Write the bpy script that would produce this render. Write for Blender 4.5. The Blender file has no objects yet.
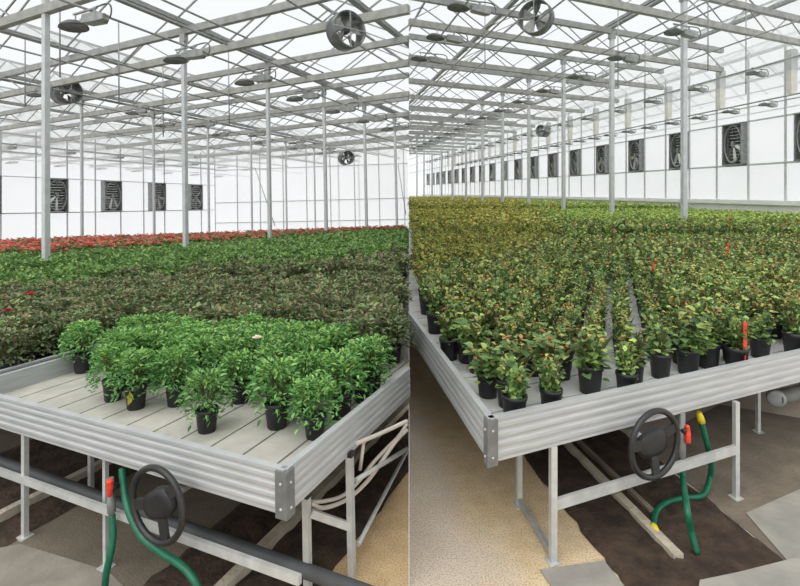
import bpy, math, random
import numpy as np
from mathutils import Vector, Matrix
random.seed(7); rng = np.random.default_rng(7)
C = bpy.context.scene.collection
V = Vector
# ------------------------------------------------------------------ camera
F, CX, HY, CAMZ = 500.0, 400.0, 192.0, 1.75
EYE = V((0, 0, CAMZ))
cam = bpy.data.objects.new('camera', bpy.data.cameras.new('camera')); C.objects.link(cam)
cam.location = EYE; cam.rotation_euler = (math.pi / 2, 0, 0)
cam.data.sensor_width = 36; cam.data.lens = F * 36 / 800
cam.data.shift_y = -(293 - HY) / 800
cam.data.clip_start = .05; cam.data.clip_end = 300
bpy.context.scene.camera = cam
sc = bpy.context.scene
sc.view_settings.view_transform = 'Standard'
sc.view_settings.exposure = 0.0
sc.cycles.use_denoising = True
sc.cycles.max_bounces = 6; sc.cycles.transparent_max_bounces = 24
sc.cycles.diffuse_bounces = 3

# ------------------------------------------------------------------ bays (two compartments side by side, their floors not quite level with each other)
SEAM = 409.0                      # the partition runs straight away from the viewer
SL = (SEAM - CX) / F
def ray(px, py): return V(((px - CX) / F, 1, -(py - HY) / F))
class Bay:
    def __init__(s, va, vb, side):
        n = ray(*va).cross(ray(*vb)).normalized()
        if n.z < 0: n = -n
        q = V((0, 0, 1)).rotation_difference(n)
        s.R = q.to_matrix(); s.Ri = s.R.transposed()
        s.M = Matrix.Translation(EYE) @ s.R.to_4x4() @ Matrix.Translation(-EYE)
        s.Mi = s.M.inverted()
        s.a = (s.Ri @ ray(*va)); s.a.z = 0; s.a.normalize()
        s.b = (s.Ri @ ray(*vb)); s.b.z = 0; s.b.normalize()
        s.side = side
    def at(s, px, py, z):
        d = s.Ri @ ray(px, py); t = (z - CAMZ) / d.z
        return EYE + d * t
    def atY(s, px, py, Y):
        d = s.Ri @ ray(px, py); return EYE + d * (Y / d.y)
    def proj(s, p):
        w = s.M @ V(p)
        if w.y < .05: return (-9999, -9999)
        return (CX + F * w.x / w.y, HY - F * (w.z - CAMZ) / w.y)
    def seam_hit(s, p, d, gap=.001):
        """parameter along p+t*d where it meets the partition"""
        P = s.M @ V(p); D = s.M.to_3x3() @ V(d)
        off = -gap if s.side == 'L' else gap
        return -(P.x - SL * P.y - off) / (D.x - SL * D.y)
    def ab(s, p, o):              # plan coordinates of p from o in the (a,b) basis
        d = V(p) - V(o); det = s.a.x * s.b.y - s.a.y * s.b.x
        return ((d.x * s.b.y - d.y * s.b.x) / det, (s.a.x * d.y - s.a.y * d.x) / det)
LB = Bay((-640, 232), (610, 203), 'L'); LB.a = -LB.a      # a points right
RB = Bay((1525, HY), (318, HY), 'R')

# ------------------------------------------------------------------ materials
def lin(c):
    return tuple(((x / 255) / 12.92 if x / 255 <= .04045 else ((x / 255 + .055) / 1.055) ** 2.4) for x in c) + (1,)
def mat(name, c1, c2=None, rough=.6, metal=0, scale=8, bump=0, detail=4, bscale=None, stretch=None, rand=0):
    m = bpy.data.materials.new(name); m.use_nodes = True
    nt = m.node_tree; b = nt.nodes['Principled BSDF']
    b.inputs['Roughness'].default_value = rough; b.inputs['Metallic'].default_value = metal
    tc = nt.nodes.new('ShaderNodeTexCoord'); src = tc.outputs['Object']
    if stretch:
        mp = nt.nodes.new('ShaderNodeMapping'); mp.inputs['Scale'].default_value = stretch
        nt.links.new(src, mp.inputs['Vector']); src = mp.outputs['Vector']
    n = nt.nodes.new('ShaderNodeTexNoise'); n.inputs['Scale'].default_value = scale; n.inputs['Detail'].default_value = detail
    nt.links.new(src, n.inputs['Vector'])
    r = nt.nodes.new('ShaderNodeValToRGB'); r.color_ramp.elements[0].position = .35; r.color_ramp.elements[1].position = .65
    r.color_ramp.elements[0].color = lin(c1); r.color_ramp.elements[1].color = lin(c2 or c1)
    nt.links.new(n.outputs['Fac'], r.inputs['Fac'])
    nt.links.new(r.outputs['Color'], b.inputs['Base Color'])
    if bump:
        n2 = nt.nodes.new('ShaderNodeTexNoise'); n2.inputs['Scale'].default_value = bscale or scale * 4; n2.inputs['Detail'].default_value = 6
        nt.links.new(src, n2.inputs['Vector'])
        bp = nt.nodes.new('ShaderNodeBump'); bp.inputs['Strength'].default_value = bump; bp.inputs['Distance'].default_value = .02
        nt.links.new(n2.outputs['Fac'], bp.inputs['Height']); nt.links.new(bp.outputs['Normal'], b.inputs['Normal'])
    return m
M = {}
M['alu'] = mat('ribbed_aluminium', (176, 179, 180), (192, 195, 196), .5, .2, 5, stretch=(1, 1, 12))
M['alu_dark'] = mat('corner_plate_metal', (118, 121, 122), (134, 137, 137), .5, .4, 20)
M['galv'] = mat('galvanised_steel', (158, 162, 163), (176, 180, 180), .5, .3, 14)
M['leg'] = mat('bench_leg_steel', (186, 188, 186), (204, 206, 203), .5, .2, 14)
M['post'] = mat('column_steel', (194, 197, 199), (208, 211, 213), .5, .1, 6)
M['beam'] = mat('beam_steel', (146, 148, 146), (168, 169, 166), .55, .15, 5)
M['beam2'] = mat('beam_cream_steel', (152, 153, 148), (174, 174, 167), .55, .1, 5)
M['bar'] = mat('thin_bar_steel', (140, 143, 143), (165, 167, 166), .5, .2, 10)
M['lampbox'] = mat('lamp_ballast_grey', (142, 145, 144), (170, 172, 171), .5, .2, 10)
M['lampdish'] = mat('lamp_reflector_dark', (84, 87, 86), (120, 122, 121), .45, .3, 12)
M['fanframe'] = mat('fan_housing_metal', (135, 138, 138), (160, 162, 162), .5, .4, 9)
M['fandark'] = mat('fan_shutter_dark', (74, 76, 75), (102, 104, 102), .6, .2, 9)
M['blade'] = mat('fan_blade_metal', (112, 113, 110), (150, 150, 146), .4, .5, 6)
M['blade2'] = mat('fan_blade_bright', (190, 192, 190), (215, 216, 214), .35, .4, 6)
M['ring'] = mat('circulation_fan_dark_metal', (92, 95, 95), (140, 143, 142), .45, .4, 5)
M['black'] = mat('black_plastic', (30, 31, 32), (40, 41, 42), .42, 0, 10)
M['wheelp'] = mat('steering_wheel_plastic', (36, 37, 38), (46, 47, 48), .38, 0, 10)
M['pot'] = mat('black_pot_plastic', (30, 31, 33), (44, 45, 48), .5, 0, 12)
M['red'] = mat('red_plastic', (225, 60, 40), (235, 75, 50), .4, 0, 10)
M['yellow'] = mat('yellow_plastic', (215, 195, 40), (225, 205, 60), .45, 0, 10)
M['hose'] = mat('green_hose_rubber', (14, 92, 66), (22, 112, 82), .4, 0, 14)
M['whitehose'] = mat('white_hose_plastic', (205, 196, 186), (222, 214, 204), .45, 0, 8)
M['pipegrey'] = mat('grey_pipe_plastic', (70, 73, 75), (86, 89, 91), .5, 0, 6)
M['valvegrey'] = mat('grey_valve_plastic', (112, 116, 114), (132, 135, 132), .5, 0, 12)
M['tray'] = mat('bench_board_grey', (180, 177, 168), (197, 194, 185), .7, 0, 7, bump=.15)
M['tray2'] = mat('bench_board_light_grey', (196, 196, 193), (216, 216, 213), .7, 0, 6, bump=.15)
M['gapd'] = mat('board_gap_dark', (95, 90, 82), (110, 104, 95), .8, 0, 8)
M['trayedge'] = mat('tray_underside', (150, 150, 146), (165, 165, 160), .7, 0, 6)
M['soil'] = mat('damp_soil', (48, 38, 30), (78, 62, 49), .95, 0, 9, bump=1.0, detail=8, bscale=28)
M['kerb'] = mat('weathered_edging', (170, 160, 142), (196, 187, 168), .85, 0, 10, bump=.5)
M['slab'] = mat('pale_concrete', (142, 139, 132), (162, 158, 149), .85, 0, 6, bump=.3, detail=8)
M['pad'] = mat('shaded_brown_concrete', (112, 102, 89), (132, 121, 106), .9, 0, 5, bump=.4, detail=8, bscale=40)  # tone lowered to hold under-bench shade; also colours one edging strip
M['wallpost'] = mat('wall_column_cream', (214, 211, 202), (228, 225, 216), .6, 0, 6)
M['mull'] = mat('wall_mullion_grey', (188, 190, 190), (204, 206, 206), .6, .1, 6)
M['slab2'] = mat('grey_concrete', (134, 127, 117), (152, 145, 134), .9, 0, 6, bump=.3, detail=8)
M['wallwhite'] = mat('wall_base_white', (236, 236, 233), (246, 246, 244), .7, 0, 3)
M['stake'] = mat('red_label_plastic', (222, 62, 44), (232, 80, 58), .5, 0, 10)

def floor_mat(name, cols, mask_pt, mask_dir, w0, w1, tan, tan2, w2=None):
    """weathered concrete with a band of dry sand swept up along the bench"""
    m = bpy.data.materials.new(name); m.use_nodes = True; nt = m.node_tree; b = nt.nodes['Principled BSDF']
    b.inputs['Roughness'].default_value = .9
    g = nt.nodes.new('ShaderNodeTexCoord')
    def noise(s, d=6):
        n = nt.nodes.new('ShaderNodeTexNoise'); n.inputs['Scale'].default_value = s; n.inputs['Detail'].default_value = d
        nt.links.new(g.outputs['Object'], n.inputs['Vector']); return n
    def ramp(src, a, c, p0=.35, p1=.65):
        r = nt.nodes.new('ShaderNodeValToRGB'); e = r.color_ramp.elements
        e[0].position = p0; e[1].position = p1; e[0].color = lin(a); e[1].color = lin(c)
        nt.links.new(src, r.inputs['Fac']); return r.outputs['Color']
    n1 = noise(2.2, 9); base = ramp(n1.outputs['Fac'], *cols)
    n3 = noise(9, 8); sand = ramp(n3.outputs['Fac'], tan, tan2)
    dp = nt.nodes.new('ShaderNodeVectorMath'); dp.operation = 'DOT_PRODUCT'
    sb = nt.nodes.new('ShaderNodeVectorMath'); sb.operation = 'SUBTRACT'
    sb.inputs[1].default_value = mask_pt; dp.inputs[1].default_value = mask_dir
    nt.links.new(g.outputs['Object'], sb.inputs[0]); nt.links.new(sb.outputs[0], dp.inputs[0])
    n2 = noise(3.2, 5)
    ad = nt.nodes.new('ShaderNodeMath'); ad.operation = 'MULTIPLY_ADD'; ad.inputs[1].default_value = .55
    nt.links.new(n2.outputs['Fac'], ad.inputs[0]); nt.links.new(dp.outputs['Value'], ad.inputs[2])
    mr = nt.nodes.new('ShaderNodeMapRange'); mr.inputs['From Min'].default_value = w0; mr.inputs['From Max'].default_value = w1
    nt.links.new(ad.outputs[0], mr.inputs['Value'])
    mx = nt.nodes.new('ShaderNodeMix'); mx.data_type = 'RGBA'
    fac = mr.outputs['Result']
    if w2:
        m3 = nt.nodes.new('ShaderNodeMapRange'); m3.inputs['From Min'].default_value = w2[0]; m3.inputs['From Max'].default_value = w2[1]
        m3.inputs['To Min'].default_value = 1; m3.inputs['To Max'].default_value = 0
        nt.links.new(dp.outputs['Value'], m3.inputs['Value'])
        mu = nt.nodes.new('ShaderNodeMath'); mu.operation = 'MULTIPLY'; nt.links.new(fac, mu.inputs[0]); nt.links.new(m3.outputs['Result'], mu.inputs[1]); fac = mu.outputs[0]
    nt.links.new(fac, mx.inputs['Factor']); nt.links.new(base, mx.inputs['A']); nt.links.new(sand, mx.inputs['B'])
    n4 = noise(120, 3)
    m2 = nt.nodes.new('ShaderNodeMix'); m2.data_type = 'RGBA'; m2.blend_type = 'MULTIPLY'; m2.inputs['Factor'].default_value = 1
    nt.links.new(mx.outputs['Result'], m2.inputs['A'])
    nt.links.new(ramp(n4.outputs['Fac'], (205, 203, 200), (255, 255, 255), .35, .55), m2.inputs['B'])
    nt.links.new(m2.outputs['Result'], b.inputs['Base Color'])
    bp = nt.nodes.new('ShaderNodeBump'); bp.inputs['Strength'].default_value = .35; bp.inputs['Distance'].default_value = .02
    nt.links.new(n3.outputs['Fac'], bp.inputs['Height']); nt.links.new(bp.outputs['Normal'], b.inputs['Normal'])
    return m
def sheet_mat(name, col, trans, diff_col, tl=.5):
    """thin glazing: part clear, part milky"""
    m = bpy.data.materials.new(name); m.use_nodes = True; nt = m.node_tree
    for n in list(nt.nodes):
        if n.type != 'OUTPUT_MATERIAL': nt.nodes.remove(n)
    out = nt.nodes['Material Output']
    t = nt.nodes.new('ShaderNodeBsdfTransparent'); t.inputs['Color'].default_value = lin(col)
    d = nt.nodes.new('ShaderNodeBsdfDiffuse'); l = nt.nodes.new('ShaderNodeBsdfTranslucent')
    nz = nt.nodes.new('ShaderNodeTexNoise'); nz.inputs['Scale'].default_value = .35; nz.inputs['Detail'].default_value = 3
    tc = nt.nodes.new('ShaderNodeTexCoord'); nt.links.new(tc.outputs['Object'], nz.inputs['Vector'])
    rp = nt.nodes.new('ShaderNodeValToRGB'); rp.color_ramp.elements[0].position = .3; rp.color_ramp.elements[1].position = .7
    rp.color_ramp.elements[0].color = lin(tuple(x - 10 for x in diff_col)); rp.color_ramp.elements[1].color = lin(diff_col)
    nt.links.new(nz.outputs['Fac'], rp.inputs['Fac'])
    nt.links.new(rp.outputs['Color'], d.inputs['Color']); nt.links.new(rp.outputs['Color'], l.inputs['Color'])
    a = nt.nodes.new('ShaderNodeMixShader'); a.inputs[0].default_value = tl
    nt.links.new(d.outputs[0], a.inputs[1]); nt.links.new(l.outputs[0], a.inputs[2])
    x = nt.nodes.new('ShaderNodeMixShader'); x.inputs[0].default_value = trans
    nt.links.new(a.outputs[0], x.inputs[1]); nt.links.new(t.outputs[0], x.inputs[2])
    nt.links.new(x.outputs[0], out.inputs['Surface'])
    return m
M['roofglass'] = sheet_mat('roof_glazing', (246, 247, 247), .78, (240, 242, 242))
M['wallsheet'] = sheet_mat('milky_wall_sheet', (254, 254, 254), .5, (254, 254, 253), .55)
M['partition'] = sheet_mat('partition_sheet', (250, 250, 250), .45, (246, 247, 247), .6)

def leaf_mat(name, rough=.5):
    m = bpy.data.materials.new(name); m.use_nodes = True; nt = m.node_tree; b = nt.nodes['Principled BSDF']
    a = nt.nodes.new('ShaderNodeAttribute'); a.attribute_name = 'Col'
    oi = nt.nodes.new('ShaderNodeObjectInfo')
    hs = nt.nodes.new('ShaderNodeHueSaturation')
    mr = nt.nodes.new('ShaderNodeMapRange'); mr.inputs['To Min'].default_value = .8; mr.inputs['To Max'].default_value = 1.2
    nt.links.new(oi.outputs['Random'], mr.inputs['Value']); nt.links.new(mr.outputs['Result'], hs.inputs['Value'])
    nt.links.new(a.outputs['Color'], hs.inputs['Color'])
    b.inputs['Roughness'].default_value = rough
    nt.links.new(hs.outputs['Color'], b.inputs['Base Color'])
    t = nt.nodes.new('ShaderNodeBsdfTranslucent'); nt.links.new(hs.outputs['Color'], t.inputs['Color'])
    x = nt.nodes.new('ShaderNodeMixShader'); x.inputs[0].default_value = .25
    nt.links.new(b.outputs[0], x.inputs[1]); nt.links.new(t.outputs[0], x.inputs[2])
    nt.links.new(x.outputs[0], nt.nodes['Material Output'].inputs['Surface'])
    return m
M['leaf'] = leaf_mat('leaf_green')
M['petal'] = leaf_mat('petal', .6)

# ------------------------------------------------------------------ mesh building
ORG = {}
def tagit(o, label, cat, group=None):
    o['label'] = label; o['category'] = cat
    if group: o['group'] = group
    return o
def thing(name, label, cat, org, bay, group=None):
    o = bpy.data.objects.new(name, None); C.objects.link(o)
    o.empty_display_size = .1
    o.matrix_world = bay.M @ Matrix.Translation(V(org)); ORG[o.name] = V(org)
    return tagit(o, label, cat, group)
class MB:
    def __init__(s): s.v = []; s.f = []; s.sm = []; s.mi = []; s.cur = 0
    def face(s, idx, sm=False): s.f.append(idx); s.sm.append(sm); s.mi.append(s.cur)
    def add(s, verts, faces, sm=False):
        o = len(s.v); s.v += [V(p) for p in verts]
        for f in faces: s.face([i + o for i in f], sm)
        return s
    def bar(s, p, q, w, h, up=V((0, 0, 1))):
        p, q = V(p), V(q); d = (q - p).normalized()
        if abs(d.dot(up)) > .99: up = V((0, 1, 0))
        x = d.cross(up).normalized(); y = x.cross(d)
        vs = [e + x * (i * w / 2) + y * (j * h / 2) for e in (p, q) for i, j in ((-1, -1), (1, -1), (1, 1), (-1, 1))]
        return s.add(vs, [(3, 2, 1, 0), (4, 5, 6, 7), (0, 1, 5, 4), (1, 2, 6, 5), (2, 3, 7, 6), (3, 0, 4, 7)])
    def tube(s, pts, r, n=8, closed=False, caps=True):
        pts = [V(p) for p in pts]; N = len(pts); o = len(s.v); prev = None
        rs = r if isinstance(r, (list, tuple)) else [r] * N
        for i, p in enumerate(pts):
            if closed: t = pts[(i + 1) % N] - pts[i - 1]
            else: t = pts[min(i + 1, N - 1)] - pts[max(i - 1, 0)]
            t.normalize()
            if prev is None:
                u = V((0, 0, 1)) if abs(t.z) < .9 else V((1, 0, 0)); x = t.cross(u).normalized()
            else: x = (prev - t * prev.dot(t)).normalized()
            prev = x; y = t.cross(x)
            for k in range(n):
                a = 2 * math.pi * k / n
                s.v.append(p + (x * math.cos(a) + y * math.sin(a)) * rs[i])
        for i in range(N if closed else N - 1):
            j = (i + 1) % N
            for k in range(n):
                l = (k + 1) % n
                s.face([o + i * n + k, o + i * n + l, o + j * n + l, o + j * n + k], True)
        if caps and not closed:
            s.face([o + k for k in range(n)][::-1]); s.face([o + (N - 1) * n + k for k in range(n)])
        return s
    def lathe(s, prof, c, n=20, ax=V((0, 0, 1)), sx=1.0, u0=None, caps=True):
        """prof: (radius, height) along ax from c; sx squeezes one cross axis"""
        ax = V(ax).normalized(); u = V((0, 0, 1)) if abs(ax.z) < .9 else V((1, 0, 0))
        x = (u0 or ax.cross(u)).normalized(); y = ax.cross(x); o = len(s.v); c = V(c)
        for r, h in prof:
            for k in range(n):
                a = 2 * math.pi * k / n
                s.v.append(c + ax * h + x * (r * sx * math.cos(a)) + y * (r * math.sin(a)))
        for i in range(len(prof) - 1):
            for k in range(n):
                l = (k + 1) % n
                s.face([o + i * n + k, o + i * n + l, o + (i + 1) * n + l, o + (i + 1) * n + k], True)
        if caps:
            s.face([o + k for k in range(n)][::-1]); s.face([o + (len(prof) - 1) * n + k for k in range(n)])
        return s
    def prism(s, poly, z0, z1):
        n = len(poly); vs = [V((p[0], p[1], z0)) for p in poly] + [V((p[0], p[1], z1)) for p in poly]
        ar = sum(poly[i][0] * poly[(i + 1) % n][1] - poly[(i + 1) % n][0] * poly[i][1] for i in range(n))
        up = list(range(n, 2 * n)); dn = list(range(n))[::-1]
        if ar < 0: up.reverse(); dn.reverse()
        fs = [up, dn] + [((i, (i + 1) % n, n + (i + 1) % n, n + i) if ar > 0 else (n + i, n + (i + 1) % n, (i + 1) % n, i)) for i in range(n)]
        return s.add(vs, fs)
    def extrude(s, prof, p, q, out):
        """profile (outward, z) swept level from p to q"""
        p, q, out = V(p), V(q), V(out); n = len(prof); vs = []
        for e in (p, q):
            for o_, z in prof: vs.append(V((e.x + out.x * o_, e.y + out.y * o_, z)))
        fs = [(i, (i + 1) % n, n + (i + 1) % n, n + i) for i in range(n)] + [tuple(range(n))[::-1], tuple(range(n, 2 * n))]
        return s.add(vs, fs)
    def mesh(s, name, mats, org):
        me = bpy.data.meshes.new(name)
        me.from_pydata([tuple(p - org) for p in s.v], [], [tuple(f) for f in s.f])
        for m in (mats if isinstance(mats, (list, tuple)) else [mats]): me.materials.append(m)
        me.polygons.foreach_set('use_smooth', s.sm); me.polygons.foreach_set('material_index', s.mi)
        me.update(); return me
    def build(s, name, m, parent=None, bay=None, org=None, clip=False):
        if parent is not None: org = ORG[parent.name]
        elif org is None:
            xs = [p.x for p in s.v]; ys = [p.y for p in s.v]; zs = [p.z for p in s.v]
            org = V(((min(xs) + max(xs)) / 2, (min(ys) + max(ys)) / 2, min(zs)))
        org = V(org); o = bpy.data.objects.new(name, s.mesh(name, m, org)); C.objects.link(o)
        if parent is not None: o.parent = parent
        else: o.matrix_world = bay.M @ Matrix.Translation(org)
        ORG[o.name] = org
        if clip:
            import bmesh
            bm = bmesh.new(); bm.from_mesh(o.data)
            Mi = (bay.M @ Matrix.Translation(org)).inverted()
            nw = V((1, -SL, 0)).normalized() * (1 if bay.side == 'L' else -1)
            co = Mi @ (EYE + (-nw) * .001); no = (Mi.to_3x3() @ nw).normalized()
            bmesh.ops.bisect_plane(bm, geom=bm.verts[:] + bm.edges[:] + bm.faces[:], plane_co=co, plane_no=no, clear_outer=True)
            bm.to_mesh(o.data); bm.free()
        return o
def structure(o): o['kind'] = 'structure'; return o
ORD = ['nearest', 'second', 'third', 'fourth', 'fifth', 'sixth', 'seventh', 'eighth', 'ninth', 'tenth', 'eleventh', 'twelfth',
       'thirteenth', 'fourteenth', 'fifteenth', 'sixteenth', 'seventeenth', 'eighteenth', 'nineteenth', 'twentieth', 'twenty-first',
       'twenty-second', 'twenty-third', 'twenty-fourth', 'twenty-fifth', 'twenty-sixth']
def spline(pts, n=8):
    pts = [V(p) for p in pts]; P = [pts[0]] + pts + [pts[-1]]; out = []
    for i in range(1, len(P) - 2):
        for k in range(n):
            t = k / n; a, b, c, d = P[i - 1], P[i], P[i + 1], P[i + 2]
            out.append(.5 * ((2 * b) + (c - a) * t + (2 * a - 5 * b + 4 * c - d) * t * t + (3 * b - a - 3 * c + d) * t ** 3))
    out.append(pts[-1]); return out

# ------------------------------------------------------------------ world and sun
w = bpy.data.worlds.new('overcast'); bpy.context.scene.world = w; w.use_nodes = True
bg = w.node_tree.nodes['Background']; bg.inputs['Color'].default_value = (.96, .98, 1, 1); bg.inputs['Strength'].default_value = 1.12
sun = bpy.data.objects.new('sun', bpy.data.lights.new('sun', 'SUN')); C.objects.link(sun)
sun.data.energy = 2.8; sun.data.angle = math.radians(65); sun.data.color = (1, .97, .92)
sun.rotation_euler = (math.radians(28), math.radians(-18), 0)

# ------------------------------------------------------------------ partition between the two bays
mb = MB(); p0 = V((SL * 2.2, 2.2, 0)); p1 = V((SL * 75, 75, 0)); nx = V((1, -SL, 0)).normalized() * .0003
mb.add([p + n + V((0, 0, z)) for p in (p0, p1) for n in (-nx, nx) for z in (-2.5, 11)],
       [(0, 1, 3, 2), (4, 6, 7, 5), (0, 4, 5, 1), (2, 3, 7, 6), (0, 2, 6, 4), (1, 5, 7, 3)])
structure(mb.build('wall_partition', M['partition'], bay=RB))

# ------------------------------------------------------------------ key points
# left bench
Lc = LB.at(285, 469, .75)
tL = LB.ab(LB.at(-46, 388, .75), Lc)[0]                # negative: width of the bench to the left
Ld = Lc + LB.a * tL
# right bench
Rc = RB.at(490, 418, .75)

# ------------------------------------------------------------------ floors
def floor(bay, name, m, x0, x1):
    mb = MB(); mb.add([(x0, -3, 0), (x1, -3, 0), (x1, 80, 0), (x0, 80, 0)], [(0, 1, 2, 3)])
    # an object origin at the bay's zero keeps the material mask in bay coordinates
    return structure(mb.build(name, m, bay=bay, org=(0, 0, 0), clip=True))
lf = LB.at(330, 562, 0); nl = V((LB.b.y, -LB.b.x, 0))
LFL = floor(LB, 'floor', floor_mat('left_floor', ((112, 103, 90), (132, 122, 106)), lf, nl, .0, .35, (216, 186, 142), (230, 202, 158)), -45, 6)
rf = V((Rc.x, Rc.y, 0)); nr = V((RB.b.y, -RB.b.x, 0))
RFL = floor(RB, 'floor', floor_mat('right_floor', ((200, 185, 167), (216, 202, 184)), rf, nr, .22, .42, (212, 188, 150), (226, 204, 168), (.62, .75)), -4, 45)
def bumpy(bay, name, m, px0, px1, va, len_b, amp=.018, nu=28, nv=80, z=.012, pre=0):
    """soil bed: a parallelogram running along b between the lines through two floor pixels"""
    o = bay.at(*px0, 0); o1 = bay.at(*px1, 0); wdt = bay.ab(o1, o)[0]
    o = o - bay.b * pre
    mb = MB(); vs = []
    for j in range(nv + 1):
        for i in range(nu + 1):
            p = o + bay.a * (wdt * i / nu) + bay.b * (len_b * (j / nv) ** 1.6)
            e = min(i, nu - i, j) / 2.0
            zz = .003 + min(1, e) * (z + amp * (random.random() - .3))
            if i in (0, nu): p += bay.a * random.uniform(-.012, .012)
            vs.append((p.x, p.y, zz))
    fs = [(j * (nu + 1) + i, j * (nu + 1) + i + 1, (j + 1) * (nu + 1) + i + 1, (j + 1) * (nu + 1) + i) for j in range(nv) for i in range(nu)]
    mb.add(vs, fs, True)
    return structure(mb.build(name, m, bay=bay, clip=True))
bumpy(LB, 'soil_bed', M['soil'], (140, 588), (322, 588), None, 9)
bumpy(LB, 'soil_bed', M['soil'], (-260, 560), (6, 546), None, 9)
bumpy(RB, 'soil_bed', M['soil'], (622, 583), (792, 567), None, 9, pre=.28)
def slab(bay, pxs, z, m, name):
    mb = MB(); mb.prism([bay.at(x, y, 0).to_2d() for x, y in pxs], -.02, z)
    return structure(mb.build(name, m, bay=bay, clip=True))
slab(RB, [(640, 446), (692, 486), (790, 566), (746, 515), (820, 484), (840, 425), (720, 405)], .004, M['pad'], 'floor_slab')  # darker slab added to put the under-bench shade into the floor colour
slab(RB, [(746, 515), (820, 482), (900, 560), (791, 567)], .012, M['slab'], 'floor_slab')
slab(RB, [(700, 590), (738, 582), (792, 568), (900, 560), (860, 640), (690, 640)], .045, M['slab'], 'floor_slab')
slab(RB, [(540, 571), (604, 562), (628, 592), (560, 600)], .008, M['slab'], 'floor_slab')
slab(LB, [(-60, 560), (20, 545), (108, 572), (128, 592), (90, 640), (-80, 640)], .006, M['slab2'], 'floor_slab')

# ------------------------------------------------------------------ benches
def rim_prof(zb, zt, th=.022, k=4):
    pr = [(0, zb), (0, zb)]; n = k; h = (zt - zb - .03)
    out = [(-th, zt), (-th, zb), (.004, zb)]
    for i in range(n):
        z = zb + .012 + h * i / n; dz = h / n
        out += [(.004, z), (.0075, z + dz * .3), (.0075, z + dz * .6), (.004, z + dz * .82)]
    out += [(.004, zt - .014), (.010, zt - .012), (.010, zt)]
    return out
def out_of(d): return V((d.y, -d.x, 0))
def boards(bay, o, du, nb, wd, dv, lv, z0, z1, gap=.012):
    mb = MB()
    for i in range(nb):
        a = o + du * (i * wd + gap / 2); b = o + du * ((i + 1) * wd - gap / 2)
        a2 = a + dv * lv; b2 = b + dv * lv
        mb.prism([a.to_2d(), b.to_2d(), b2.to_2d(), a2.to_2d()], z0, z1)
    return mb
def corner_plate(bay, root, c, d1, d2, zb, zt, w=.055):
    mb = MB(); z0, z1 = zb - .008, zt - .004
    o1 = out_of(d1) if out_of(d1).dot(d2) < 0 else -out_of(d1); o2 = out_of(d2) if out_of(d2).dot(d1) < 0 else -out_of(d2)
    k = c + (o1 + o2).normalized() * (.02 / max(.3, (o1 + o2).normalized().dot(o1)))
    pl = [k, k + d1 * w, k + d1 * w - o1 * .008, k - (o1 + o2) * .006, k + d2 * w - o2 * .008, k + d2 * w]
    mb.prism([p.to_2d() for p in pl], z0, z1)
    cp = mb.build('corner_plate', M['alu_dark'], root); cp['label'] = 'grey corner plate'
    for d, o in ((d1, o1), (d2, o2)):
        for zz in (zb + .03, zt - .05):
            MB().lathe([(.006, 0), (.006, .002), (.004, .005), (.001, .006)], V((k.x, k.y, zz)) + d * w * .5, 10, o).build('bolt', M['alu'], cp)

# --- left bench
lz0, lz1, ltray = .575, .75, .632
lb = thing('rolling_bench', 'long rolling plant bench with ribbed aluminium rim holding bright green seedlings, left picture half', 'bench', (Lc.x, Lc.y, 0), LB)
W = -tL; oa = LB.a; ob = LB.b
LL = 16.5
tr = LB.seam_hit(Lc, ob)
MB().extrude(rim_prof(lz0, lz1), Ld, Lc, -out_of(oa) if out_of(oa).dot(ob) > 0 else out_of(oa)).build('front_rim', M['alu'], lb)
outr = out_of(ob) if out_of(ob).dot(oa) > 0 else -out_of(ob)
MB().extrude(rim_prof(lz0, lz1), Lc, Lc + ob * tr, outr).build('side_rim', M['alu'], lb)
MB().extrude(rim_prof(lz0, lz1), Ld + ob * 0, Ld + ob * LL, -outr).build('side_rim', M['alu'], lb)
wb = W / round(W / .205); nb = round(W / .205)
mb = boards(LB, V((Ld.x, Ld.y, 0)), oa, nb, wb, ob, LL, ltray - .03, ltray)
o = mb.build('tray_boards', M['tray'], lb)
# trim boards at the partition
import bmesh
def clip_child(o, bay):
    bm = bmesh.new(); bm.from_mesh(o.data); org = ORG[o.name]
    Mi = (bay.M @ Matrix.Translation(org)).inverted(); nw = V((1, -SL, 0)).normalized() * (1 if bay.side == 'L' else -1)
    bmesh.ops.bisect_plane(bm, geom=bm.verts[:] + bm.edges[:] + bm.faces[:], plane_co=Mi @ (EYE - nw * .001), plane_no=(Mi.to_3x3() @ nw).normalized(), clear_outer=True)
    bm.to_mesh(o.data); bm.free()
clip_child(o, LB)
mb = MB(); mb.prism([p.to_2d() for p in (Ld + oa * .01, Lc - oa * .01, Lc - oa * .01 + ob * LL, Ld + oa * .01 + ob * LL)], ltray - .045, ltray - .031)
o = mb.build('tray_base', M['gapd'], lb); clip_child(o, LB)
corner_plate(LB, lb, V((Lc.x, Lc.y, 0)), -oa, ob, lz0, lz1)
def leg(bay, root, px, py, zt, w=.026, foot=True):
    p = bay.at(px, py, 0)
    o = MB().bar((p.x, p.y, .006), (p.x, p.y, zt), w, w, up=bay.b).build('leg', M['leg'], root)
    if foot: MB().prism([(p + bay.a * (i * .032) + bay.b * (j * .032)).to_2d() for i, j in ((-1, -1), (1, -1), (1, 1), (-1, 1))], 0, .007).build('foot_plate', M['leg'], o)
    return p
l1 = leg(LB, lb, 25, 537, lz0)
l2 = leg(LB, lb, 106, 568, lz0, .02)
l3 = leg(LB, lb, 91, 491, ltray - .045, .026)
l4 = leg(LB, lb, 214, 604, lz0, .03) if False else None
lfar = Ld + oa * .05 + ob * .05
MB().bar(V((l3.x, l3.y, .5)) - oa * .6, V((l3.x, l3.y, .5)) + oa * 1.2, .03, .04).build('cross_beam', M['galv'], lb)
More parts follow.
